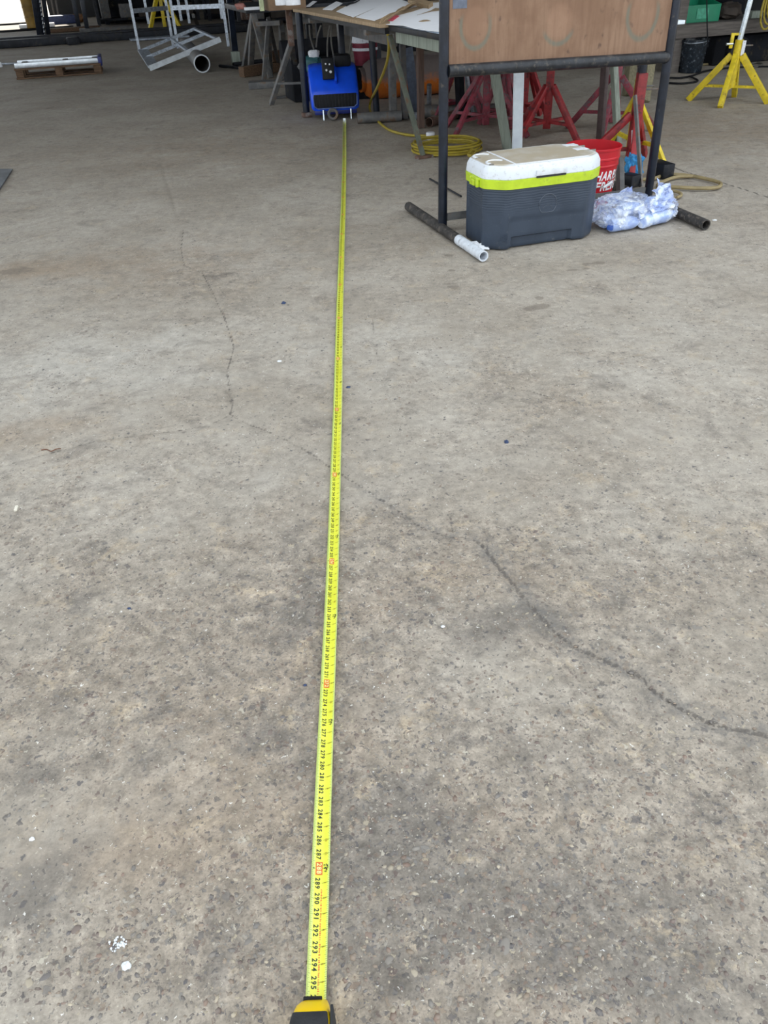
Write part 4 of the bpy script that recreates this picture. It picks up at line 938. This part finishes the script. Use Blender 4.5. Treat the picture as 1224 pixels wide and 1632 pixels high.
one(bm, 'cord_coil', 'cord_yellow', 'coil of yellow cord on the floor behind the left post', 'cord')
bm = B(); sweep(bm, [fl(746, 246, .05), fl(752, 238, .06), fl(756, 243, .02), fl(750, 248, .05)], .010, 7, True, 5); one(bm, 'cord_knot', 'cord_yellow', 'yellow cord end knotted at the right of the coil', 'cord')
rl = thing('cap', 'white plastic cap lying beside the yellow cord', 'cap', fl(686, 222)); finish(lathe(B(), [(.001, 0), (.034, 0), (.036, .05), (.033, .054), (.001, .054)], 24), 'cap_body', 'white_plastic', rl)
bm = B(); sweep(bm, [fl(x, y, .013) for x, y in ((985, 292), (1010, 287), (1040, 285), (1060, 279), (1090, 279), (1125, 285), (1148, 292), (1142, 299), (1110, 300), (1070, 298), (1048, 296), (1060, 288), (1080, 282), (1105, 281))], .011, 8, smoothn=6)
one(bm, 'hose', 'cord_tan', 'tan hose looped on the floor right of the stand', 'hose')
bm = B(); sweep(bm, [fl(x, y, .01) for x, y in ((990, 305), (1030, 303), (1060, 303), (1080, 306), (1086, 311), (1078, 315))], .009, 8, smoothn=6); one(bm, 'hose_tail', 'cord_tan', 'short tan hose tail behind the bottle pack', 'hose')
one(tube(B(), fl(685, 285, .006), fl(735, 313, .006), .006, n=8), 'rod', 'black_steel', 'thin black rod on the floor left of the cooler', 'rod')
for i, (x0, x1, y1) in enumerate(((493, 500, 78), (512, 504, 75), (526, 522, 90), (528, 532, 92), (563, 556, 118))):
    bm = B(); sweep(bm, [atY(x0, 40, 8.3), atY((x0 + x1) / 2 - 2, (40 + y1) / 2, 8.35), atY(x1, y1, 8.4)], .008, 6, smoothn=5)
    one(bm, 'dangling_cable', 'cord_grey', ['grey cord hanging furthest left under the long table', 'grey cord hanging second from left under the long table', 'grey cord hanging left above the blower', 'grey cord hanging right above the blower', 'grey cord hanging right of the square table leg'][i], 'cord')
for px, py, r, m, lb in ((497, 102, .07, 'teal', 'teal machine casting left of the blower'), (487, 105, .05, 'greyst', 'grey wheel shaped casting left of the blower'), (500, 87, .04, 'white_lbl', 'white tipped tool behind the blower')):
    q = atY(px, py, 8.75); b_ = lump(r * 1.4, r, r, .2, 2, px, 3, False); b_.transform(Matrix.Translation(q - V((0, 0, r)))); one(b_, 'machine_part', m, lb, 'machine part')
mc = thing('machine', 'dark machine housing standing behind the blower', 'machine', (-.36, 9.5, 0), AX); finish(box(B(), (-.2, .1, .2), (.5, .45, .4), None, .02), 'housing', 'clutter', mc); finish(tube(B(), (-.5, .1, .47), (.15, .1, .47), .09, n=18), 'motor', 'clutter', mc); finish(box(B(), (-.15, -.14, .3), (.4, .03, .12), None, .01), 'front_plate', 'blue_dark', mc)

# ------------------------------------------------------------------ left: trestles, blocks, plates
def tripod(name, label, ap, feet, w, m, extra=None, cat='trestle'):
    c = V((sum(f.x for f in feet) / len(feet), sum(f.y for f in feet) / len(feet), 0)); t = thing(name, label, cat, c)
    for f in feet: finish(beam(B(), f, ap, w, w * .9, E1, .003), 'leg', m, t, world=True)
    if extra: finish(beam(B(), ap - V((0, 0, .03)), extra, w * 1.1, w * 1.1, E1, .003), 'post', 'rust', t, world=True)
    return t
ap = atY(464, 68, 8.95)
tp = tripod('pipe_stand', 'grey steel tripod pipe stand left of the dark table leg', ap, [fl(432, 167), fl(481, 150), fl(469, 146)], .05, 'greyst', atY(459, 10, 8.95))
finish(beam(B(), atY(443, 133, 9.0), atY(480, 132, 9.0), .02, .04, EN), 'brace', 'greyst', tp, world=True)
t = tripod('trestle', 'grey steel trestle with splayed legs under the dark bench', atY(404, 24, 11.6), [fl(389, 110), fl(399, 114), fl(424, 134) + V((0, .6, 0))], .075, 'greyst')
finish(beam(B(), atY(410, 38, 11.2), atY(448, 36, 11.0), .05, .06, EN), 'top_bar', 'greyst', t, world=True)
t = tripod('trestle', 'second grey trestle standing right of the splayed one', atY(428, 30, 11.2), [fl(420, 128), fl(432, 118), fl(446, 112)], .05, 'greyst')
one(beam(B(), fl(452, 119), atY(449, 42, 11.0), .14, .06, E1), 'steel_upright', 'greyst', 'wide grey upright plate between trestle and tripod', 'upright')
one(beam(B(), fl(385, 124) + V((0, .05, .06)), fl(444, 115) + V((0, .05, .06)), .11, .12, V((0, 0, 1)), .006), 'timber_block', 'timber', 'brown timber baulk on the floor by the trestles', 'timber')
one(beam(B(), fl(430, 118) + V((0, .1, .19)), fl(450, 114) + V((0, .1, .19)), .14, .12, V((0, 0, 1)), .006), 'timber_block', 'timber', 'shorter brown timber block stacked on the baulk', 'timber')
one(beam(B(), fl(397, 141) + V((0, 0, .035)), fl(478, 136) + V((0, 0, .035)), .22, .07, V((0, 0, 1)), .004), 'channel', 'greyst', 'grey steel channel lying in front of the trestles', 'channel')
one(beam(B(), fl(432, 158) + V((0, 0, .01)), fl(480, 153) + V((0, 0, .01)), .05, .02, V((0, 0, 1))), 'flat_bar', 'greyst', 'flat bar on the floor under the tripod stand', 'bar')
one(tube(B(), fl(350, 105, .02), fl(400, 110, .02), .02, n=8), 'rod', 'black_steel', 'black rod on the floor right of the big pipe', 'rod')
one(tube(B(), fl(372, 118 - 15, .02), fl(430, 96, .02), .03, n=8), 'rod', 'black_steel', 'black bar lying behind the splayed trestle', 'rod')
dp = thing('leaning_pole', 'dark leaning pole with a pale sleeve at its foot', 'pole', fl(377, 103)); finish(beam(B(), fl(377, 103), atY(362, -30, 14.2), .09, .09, E1, .01), 'pole', 'dark_pipe', dp, world=True)
finish(beam(B(), fl(377, 104), atY(374.5, 82, 13.2), .12, .12, E1, .01), 'sleeve', 'lumber_green', dp, world=True)
# big pipe and the aluminium frame tipped over it
bp = fl(324, 116); r = .112; bq = fl(297, 84) ; bp.z = bq.z = r
pp = thing('large_pipe', 'large dark pipe with a bright cut end under the aluminium frame', 'pipe', (bp.x, bp.y, 0)); finish(tube(B(), bp, bq, r, n=32, wall=.012), 'pipe_wall', 'greyst', pp, world=True)
d = (bp - bq).normalized(); finish(tube(B(), bp, bp + d * .012, r + .001, n=32, wall=.016), 'cut_rim', 'alu', pp, world=True)
P0 = fl(238, 109, .03); P1 = atY(351, 62.5, 13.35); P3 = atY(222, 82, 14.4); P2 = atY(311, 45.5, 15.0)
af = thing('ladder_section', 'aluminium ladder frame tipped against the large pipe', 'frame', (P0.x, P0.y, 0))
def L4(s, t): return P0.lerp(P1, s).lerp(P3.lerp(P2, s), t)
for t_, nm in ((0, 'side_rail'), (1, 'side_rail'), (.55, 'middle_rail')): finish(beam(B(), L4(.04 if t_ == .55 else 0, t_), L4(.97 if t_ == .55 else 1, t_), .036, .07 if t_ == 0 else .042, V((0, 0, 1))), nm, 'galv' if t_ else 'alu', af, world=True)
for s_, w_ in ((.06, .16), (.56, .045), (.985, .045)): finish(beam(B(), L4(s_, 0), L4(s_, 1), w_, .03, V((0, 0, 1))), 'cross_member', 'galv', af, world=True)
# galvanised racks
def rack(label, front, rear, h, zb, m='galv', w=.045):
    c = front[0]; t = thing('galvanised_rack', label, 'rack', (c.x, c.y, 0)); tops = []
    for f in front + rear:
        q = V((f.x, f.y, h)); finish(beam(B(), f, q, w, w, E1), 'upright', m, t, world=True); tops.append(q)
    for z in zb: finish(beam(B(), front[0] + V((0, 0, z)), front[1] + V((0, 0, z)), .05, .07, V((0, 0, 1))), 'crossbar', m, t, world=True)
    for i, j in ((0, 1), (2, 3), (0, 2), (1, 3)): finish(beam(B(), tops[i], tops[j], .05, .05, V((0, 0, 1))), 'top_bar', m, t, world=True)
    return t
rack('galvanised rack frame left of the tipped aluminium frame', [fl(222, 80), fl(276, 73)], [atY(237, 38, 17.7), atY(289, 33, 17.7)], 1.9, (.6, 1.5))
rack('galvanised rack frame right behind the tipped aluminium frame', [fl(284, 77), fl(364, 74)], [atY(302, 37, 17.5), atY(354, 30, 17.5)], 1.9, (.62, 1.5))
one(box(B(), fl(250, 62) + V((0, .2, .02)), (1.2, .8, .03), AX), 'steel_sheet', mat('pale_sheet', (.3, .34, .4), .5, .3), 'pale steel sheet on the floor behind the tipped frame', 'sheet')
one(beam(B(), fl(318, 45), atY(308, 25, 19.5), .08, .06, E1), 'angle_iron', 'greyst', 'angled grey bracket standing behind the tipped frame', 'bracket')
# pallet with an aluminium ladder section
pa, pbv = fl(27, 127), fl(164, 117); ax = (pbv - pa).normalized(); an = V((-ax.y, ax.x, 0)); PL = (pbv - pa).length
pl = thing('pallet', 'small wooden pallet on the floor at the far left', 'pallet', pa, math.atan2(ax.y, ax.x))
for y in (.03, .36, .69):
    for x in (.06, PL * .5, PL - .06): finish(box(B(), (x, y, .065), (.1, .08, .09)), 'block', 'timber', pl)
for y in (.03, .36, .69): finish(box(B(), (PL / 2, y, .009), (PL, .09, .018)), 'bottom_board', 'timber', pl)
for k in range(5): finish(box(B(), (PL / 2, .03 + k * .165, .121), (PL, .1, .02)), 'top_board', 'timber', pl)
ladr = thing('aluminium_ladder', 'short aluminium ladder section lying on the small pallet', 'ladder', pa + V((0, 0, .132)), math.atan2(ax.y, ax.x))
for y in (.06, .52): finish(box(B(), (PL / 2, y, .03), (PL * .98, .045, .06), None, .004), 'rail', 'alu', ladr)
for x in (.12, PL * .58, PL - .08): finish(box(B(), (x, .29, .03), (.07, .44, .035), None, .004), 'rung', 'greyst', ladr)
finish(box(B(), (PL * .995, .29, .02), (.05, .54, .11), None, .006), 'end_cap', 'blue_dark', ladr)
sheet('steel_sheet', 'plate', 'corner of a dark steel plate lying at the left edge', 'plate', [(-140, 345), (-8, 312), (20, 269), (-140, 268)], .008, .008)
one(tube(B(), fl(-40, 104, .02), fl(30, 101, .02), .018, n=8), 'thin_rod', 'galv', 'thin grey rod reaching in at the far left', 'rod')
one(box(B(), fl(-2, 108) + V((0, 0, .04)), (.12, .1, .07), .4, .01), 'white_block', 'white_plastic', 'small white block at the far left edge', 'block')

# ------------------------------------------------------------------ far back
ra, rbv = W(-5.5, 19.55), W(3.4, 19.75)
for k, (o_, z, lb) in enumerate(((0, .07, 'long black steel beam lying across the back, nearest the camera'), (.3, .085, 'long black steel beam lying across the back behind the first'))):
    one(beam(B(), ra + EN * o_ + V((0, 0, z)), rbv + EN * o_ + V((0, 0, z)), .16, z * 1.9, V((0, 0, 1)), .01), 'girder', 'black_steel', lb, 'beam')
one(box(B(), fl(118, 71) + V((0, 0, .06)), (.25, .2, .14), .5, .03), 'bracket', 'black_steel', 'small black bracket in front of the long black beams', 'bracket')
for x0, y0, x1, w_, lb in ((64, 62, 50, .16, 'left perforated black post with white holes'), (70, 60, 58, .14, 'right perforated black post with white holes'), (78, 60, 66, .1, 'plain dark post right of the perforated ones')):
    f = fl(x0, y0); q = atY(x1, -25, f.y - .1); t = thing('perforated_post' if w_ > .1 else 'dark_post', lb, 'post', f); finish(beam(B(), f, q, w_, .1, E1, .004), 'channel', 'dark_pipe', t, world=True)
    if w_ > .1:
        for k in range(12):
            s_ = f.lerp(q, .06 + k * .08); finish(box(B(), s_ - EN * .055 + V((.02, 0, 0)), (.035, .02, .07)), 'hole', 'white_lbl', t, world=True)
dr = thing('oil_drum', 'dull yellow drum by the bright doorway', 'drum', fl(50, 46) + V((0, .3, 0))); finish(lathe(B(), [(.001, 0), (.2, 0), (.21, .02), (.2, .04), (.2, .22), (.21, .24), (.2, .26), (.2, .46), (.21, .48), (.2, .5), (.2, .68), (.21, .7), (.19, .7), (.001, .68)], 28), 'shell', mat('drum_yellow', (.2, .12, .015), .6, 0, .35, 3), dr)
for x0, y0, x1, w_, lb in ((127, 48, 113, .1, 'dark slim post left of a pair by the orange tool'), (140, 52, 127, .1, 'dark slim post right of a pair by the orange tool'), (164, 36, 156, .2, 'thick dark post left of the far yellow stand'), (172, 39, 164, .12, 'dark pipe post next to the thick dark post'), (88, 32, 78, .05, 'thin pale rod leaning at the back left'), (95, 34, 85, .05, 'second thin pale rod leaning at the back left')):
    f = fl(x0, y0); one(beam(B(), f, atY(x1, -20, f.y), w_, w_, E1, .005), 'dark_post', 'dark_pipe' if w_ > .06 else 'greyst', lb, 'post')
jack_stand('jack_stand', 'far yellow jack stand at the back left of the galvanised rack', (fl(191, 30).x, fl(191, 30).y), .2, .75, .42, 'yellow', 3, -2.2, .35, .04, .07, 1.1)
jack_stand('jack_stand', 'yellow jack stand seen through the galvanised racks', (fl(264, 48).x, fl(264, 48).y), .1, .72, .42, 'yellow', 3, -2.5, .26, .04, .065, 1.1)
f = fl(126, 36); b_ = lump(.22, .15, .11, .25, 2, 41, 3); b_.transform(Matrix.Translation(f)); one(b_, 'tarpaulin', mat('orange_sheet', (.16, .07, .02), .6), 'orange bundle on the floor between dark posts', 'bundle')
one(box(B(), fl(92, 38) + V((0, 0, .1)), (1.0, .5, .2), AX, .02), 'tool_box', mat('dull_blue', (.04, .06, .16), .5), 'dull blue box on the floor at the back left', 'box')
for x0, y0, L_, m, lb in ((120, 50, 1.2, 'timber', 'brown plank behind the black beams at left'), (176, 50, 1.4, 'greyst', 'grey flat plate behind the black beams'), (60, 44, .9, 'white_lbl', 'pale board lying behind the perforated posts')):
    one(box(B(), fl(x0, y0) + V((0, 0, .05)), (L_, .35, .08), AX, .006), 'plank', m, lb, 'plank')
for px, dx in (((8, 40), .9), ((20, 50), 1.4)):
    f = fl(*px); bm = sweep(B(), [f + V((-1.2, .4, .02)), f + V((-.3, -.2, .02)), f + V((.5, .1, .02)), f + V((dx, .6, .02))], .025, 7, smoothn=6); one(bm, 'hose', 'black', 'black hose on the bright floor by the doorway' if px[0] == 8 else 'nearer black hose on the bright floor at left', 'hose')
def shelf_rack(label, a, d, w, seed):
    random.seed(seed); t = thing('storage_rack', label, 'rack', W(a, d), AX)
    for x in (0, w):
        for y in (0, .8): finish(box(B(), (x, y, 1.2), (.08, .08, 2.4)), 'upright', 'black_steel', t)
    for z in (.12, .75, 1.4, 2.1): finish(box(B(), (w / 2, .4, z), (w, .85, .05)), 'shelf', 'clutter', t)
    finish(box(B(), (w / 2, .82, 1.2), (w, .03, 2.4)), 'back_panel', 'clutter', t)
    for z in (.145,):
        x = .1; k = 0
        while x < w - .35:
            s = random.uniform(.2, .5); h = random.uniform(.2, .5)
            lab = label.split(' storage')[0]
            o = one(box(B(), W(a, d, z + h / 2) + E1 * (x + s / 2) + EN * random.uniform(.25, .4), (s, random.uniform(.25, .4), h), AX, .015), 'storage_box', random.choice(['clutter', 'clutter_brown', 'clutter', 'greyst', 'rust']), 'dim box kept on the %s storage rack' % lab, 'box', group='boxes on the %s rack' % lab)
            x += s + random.uniform(.03, .3)
    random.seed(seed + 1)
shelf_rack('leftmost dark storage rack at the back', .4, 25.2, 2.6, 1)
shelf_rack('second dark storage rack at the back', 3.2, 24.4, 2.8, 2)
shelf_rack('central dark storage rack at the back', 3.4, 20.9, 2.4, 3)
# ------------------------------------------------------------------ right back bench
f = W(6.55, 8.9)
bn = thing('low_bench', 'low grey timber bench carrying a green bin at the right', 'bench', f, AX)
IMb = TM[bn.name].inverted()
pA = IMb @ atY(1085, 47, 10.2); pB = IMb @ atY(1224, 34, 10.75)
x0, y0, zt_ = pA.x, pA.y, .47
finish(box(B(), (x0 + 1.15, y0 + .03, zt_ - .06), (2.6, .05, .13), None, .004), 'front_board', 'wood_bench', bn)
for k in range(5): finish(box(B(), (x0 + 1.15, y0 + .14 + k * .15, zt_ - .01), (2.6, .14, .03), None, .003), 'top_plank', 'wood_bench', bn)
for x in (x0 + .02, x0 + 2.4): finish(box(B(), (x, y0 + .08, .33), (.12, .1, 1.1 if x < x0 + 1 else .66), None, .004) if x < x0 + 1 else box(B(), (x, y0 + .08, .2), (.1, .1, .4)), 'leg', 'wood_bench', bn)
for x in (x0 + .02, x0 + 2.4): finish(box(B(), (x, y0 + .75, .2), (.1, .1, .4)), 'leg', 'wood_bench', bn)
g = TM[bn.name] @ V((x0 + .42, y0 + .42, zt_ + .005))
gb = thing('storage_bin', 'green plastic bin with a scooped front on the low bench', 'bin', g, AX)
b = B(); w, d_, h = .46, .42, .36
for cx, cy, sx, sy, sz, zc in ((0, 0, w, d_, .015, .008), (0, d_ / 2, w, .015, h, h / 2), (0, -d_ / 2, w, .015, .17, .085)): box(b, (cx, cy, zc), (sx, sy, sz), None, .003)
for s in (-1, 1):
    pr = [(-d_ / 2, 0), (d_ / 2, 0), (d_ / 2, h), (.0, h), (-.08, .2), (-d_ / 2, .17)]
    skin(b, [[b.verts.new((s * w / 2 - .007, y, z)) for y, z in pr], [b.verts.new((s * w / 2 + .007, y, z)) for y, z in pr]])
finish(b, 'bin_shell', 'green', gb, smooth=False)
finish(box(B(), (-.01, -d_ / 2 - .01, .085), (.16, .006, .1)), 'label_holder', mat('pale_green_holder', (.05, .32, .2), .3), gb)
for k, (x, y, s, m, lb) in enumerate(((.85, .3, .1, 'clutter_brown', 'brown lump of scrap next to the green bin'), (1.0, .5, .13, 'clutter', 'dark lump of scrap behind the brown one on the low bench'), (1.18, .25, .06, 'lumber_green', 'pale grey block on the low bench left of the steel tube'), (1.5, .3, .055, 'lumber_green', 'pale grey block on the low bench right of the steel tube'))):
    q = TM[bn.name] @ V((x0 + x, y0 + y, zt_ + .005)); 
    if k < 2: one(lump(s * 1.3, s, s * .9, .3, 2.2, 50 + k, 3), 'scrap', m, lb, 'scrap', loc=q)
    else: one(box(B(), q + V((0, 0, s * .6)), (s * 2.6, s * 2, s * 1.2), AX, .006), 'block', m, lb, 'block')
kb = thing('bucket', 'black bucket standing under the low bench at right', 'bucket', fl(1103, 117) + V((.02, .15, 0)))
finish(lathe(B(), [(.001, .001), (.13, .001), (.155, .30), (.162, .30), (.162, .33), (.15, .33), (.145, .29), (.12, .01)], 30), 'shell', mat('glossy_black', (.012, .018, .026), .2, 0, .3, 30, (.1, .12, .14), .12, 30), kb)
finish(sweep(B(), [(-.162, 0, .31), (-.1, -.15, .3), (.05, -.17, .31), (.162, -.02, .325)], .005, 6, smoothn=5), 'bail_handle', 'galv', kb)
mb = thing('machine', 'dark machine in the shade under the low bench', 'machine', TM[bn.name] @ V((x0 + 1.2, y0 + .55, 0)), AX); finish(box(B(), (0, 0, .15), (.9, .5, .3), None, .03), 'housing', 'clutter', mb); finish(lathe(B(), [(.001, -.05), (.14, -.05), (.15, 0), (.14, .05), (.001, .05)], 24, Matrix.Translation((-.15, -.3, .15)) @ Matrix.Rotation(pi / 2, 4, 'X')), 'wheel', 'black_steel', mb)
yc = B(); q = atY(1226, 14, 10.3)
for k in range(4): sweep(yc, [(q.x + .02 * k + (.085 - .01 * k) * math.cos(2 * pi * i / 18), q.y, q.z + .03 * k + (.2 - .02 * k) * math.sin(2 * pi * i / 18)) for i in range(18)], .012, 7, True)
one(yc, 'cable_coil', 'cord_yellow', 'yellow cord coil hanging above the low bench at the right edge', 'cord')
bm = B(); sweep(bm, [atY(1126, -20, 10.1), atY(1127, 40, 10.1), atY(1128, 75, 10.1)], .007, 6); one(bm, 'hanging_wire', 'black', 'black wire hanging in front of the green bin', 'wire')
for pts, m, r_, lb in ((((1066, 124), (1085, 124), (1105, 120), (1130, 112), (1180, 107), (1240, 106)), 'black', .010, 'black cable running along the floor under the low bench'), (((1062, 132), (1085, 133), (1105, 131), (1112, 128), (1100, 122)), 'black', .010, 'black cable loop on the floor left of the yellow stand'), (((1118, 97), (1150, 94), (1190, 96), (1215, 85), (1235, 70)), 'cord_yellow', .012, 'yellow cord on the floor by the black bucket'), (((1120, 103), (1150, 100), (1170, 98)), 'cord_tan', .012, 'tan cord on the floor below the yellow one'), (((1190, 104), (1205, 100), (1215, 103), (1200, 108)), 'cord_grey', .012, 'grey cord scrap right of the yellow stand')):
    bm = B(); sweep(bm, [fl(x, y, r_) for x, y in pts], r_, 7, smoothn=6); one(bm, 'floor_cable', m, lb, 'cable')
for k, (a, d_, w, h) in enumerate(((6.6, 11.6, 1.2, .9), (8.0, 11.2, 1.6, 1.0), (5.2, 13.5, 1.5, .8))):
    one(box(B(), W(a, d_, h / 2), (w, .6, h), AX, .03), 'cabinet', 'clutter', ['dark cabinet behind the green bin', 'dark cabinet behind the low bench at far right', 'dark cabinet further back behind the plywood board'][k], 'cabinet')

# ------------------------------------------------------------------ small litter on the slab
def chip(px, py, s, m, name, label, cat, seed, flat=.45):
    b = B(); bmesh.ops.create_icosphere(b, subdivisions=2, radius=1)
    for v in b.verts: v.co = V((v.co.x * s, v.co.y * s * .8, (v.co.z + .6) * s * flat)) * (1 + .35 * mnoise.noise(v.co * 1.6 + V((seed, 0, 0))))
    p = fl(px, py); one(b, name, m, label, cat, loc=(p.x, p.y, fz(p.x, p.y) - .0005), ang=20)
chip(201, 1540, .0078, 'white_chip', 'foam_chip', 'pale blue white chip below the white crumbs at bottom left', 'chip', 1, .6)
chip(50, 1336, .005, 'white_chip', 'foam_chip', 'small pale chip at the left edge above the crumbs', 'chip', 2)
chip(807, 704, .008, 'blue_chip', 'blue_chip', 'dark blue chip on the bare floor right of the tape', 'chip', 3, .7)
chip(452, 483, .010, 'blue_chip', 'blue_chip', 'dark chip left of the tape in the pale area', 'chip', 4, .6)
chip(555, 615, .008, 'blue_chip', 'blue_chip', 'dark washer like chip just right of the tape', 'chip', 5, .4)
chip(486, 1090, .0042, 'blue_chip', 'blue_chip', 'small dark chip left of the red 272 mark', 'chip', 6)
chip(205, 967, .0045, 'blue_chip', 'blue_chip', 'tiny blue chip on the rough floor at left', 'chip', 7)
chip(1139, 350, .012, 'white_chip', 'white_scrap', 'white scrap right of the open end of the right foot pipe', 'scrap', 8, .3)
chip(445, 573, .009, 'white_chip', 'white_scrap', 'white scrap left of the tape above the crack', 'scrap', 9, .3)
chip(706, 997, .005, 'white_chip', 'white_scrap', 'white fleck in a dark gouge right of the tape', 'scrap', 12, .4)
p = fl(26, 811); one(box(B(), (p.x, p.y, fz(p.x, p.y) + .004), (.0085, .024, .007), .15, .002), 'paper_butt', 'butt', 'small cream paper stub at the left edge', 'stub')
p0, p1, p2 = fl(66, 718), fl(82, 719), fl(97, 716); one(sweep(B(), [p0 + V((0, 0, .002)), p0.lerp(p1, .5) + V((0, .006, .002)), p1 + V((0, -.004, .002)), p1.lerp(p2, .5) + V((0, .004, .002)), p2 + V((0, 0, .002))], .0017, 6, smoothn=4), 'twig', 'twig', 'short reddish twig on the floor at left', 'twig')
b = B(); p = fl(187, 1504); random.seed(5)
for k in range(46):
    a = random.random() * 6.28; rr = .014 * random.random() ** .7; s = random.uniform(.0008, .0024); bb_ = B(); bmesh.ops.create_icosphere(bb_, subdivisions=1, radius=s); merge(b, bb_, Matrix.Translation((p.x + rr * math.cos(a), p.y + rr * math.sin(a) * .8, fz(p.x, p.y) + s * .6)))
o = one(b, 'foam_crumbs', 'white_chip', 'little heap of white crumbs at bottom left', 'crumbs'); o['kind'] = 'stuff'
q = fl(763, 397); bm = flap([(-.05, 0, .004), (.05, -.03, .004)], [(-.045, .035, .03), (.055, .01, .028)], 33.0, 7, .01); bm.transform(Matrix.Translation(q)); one(bm, 'paper_scrap', 'white_plastic', 'crumpled white scrap between the white pipe end and the cooler', 'scrap', ang=20)
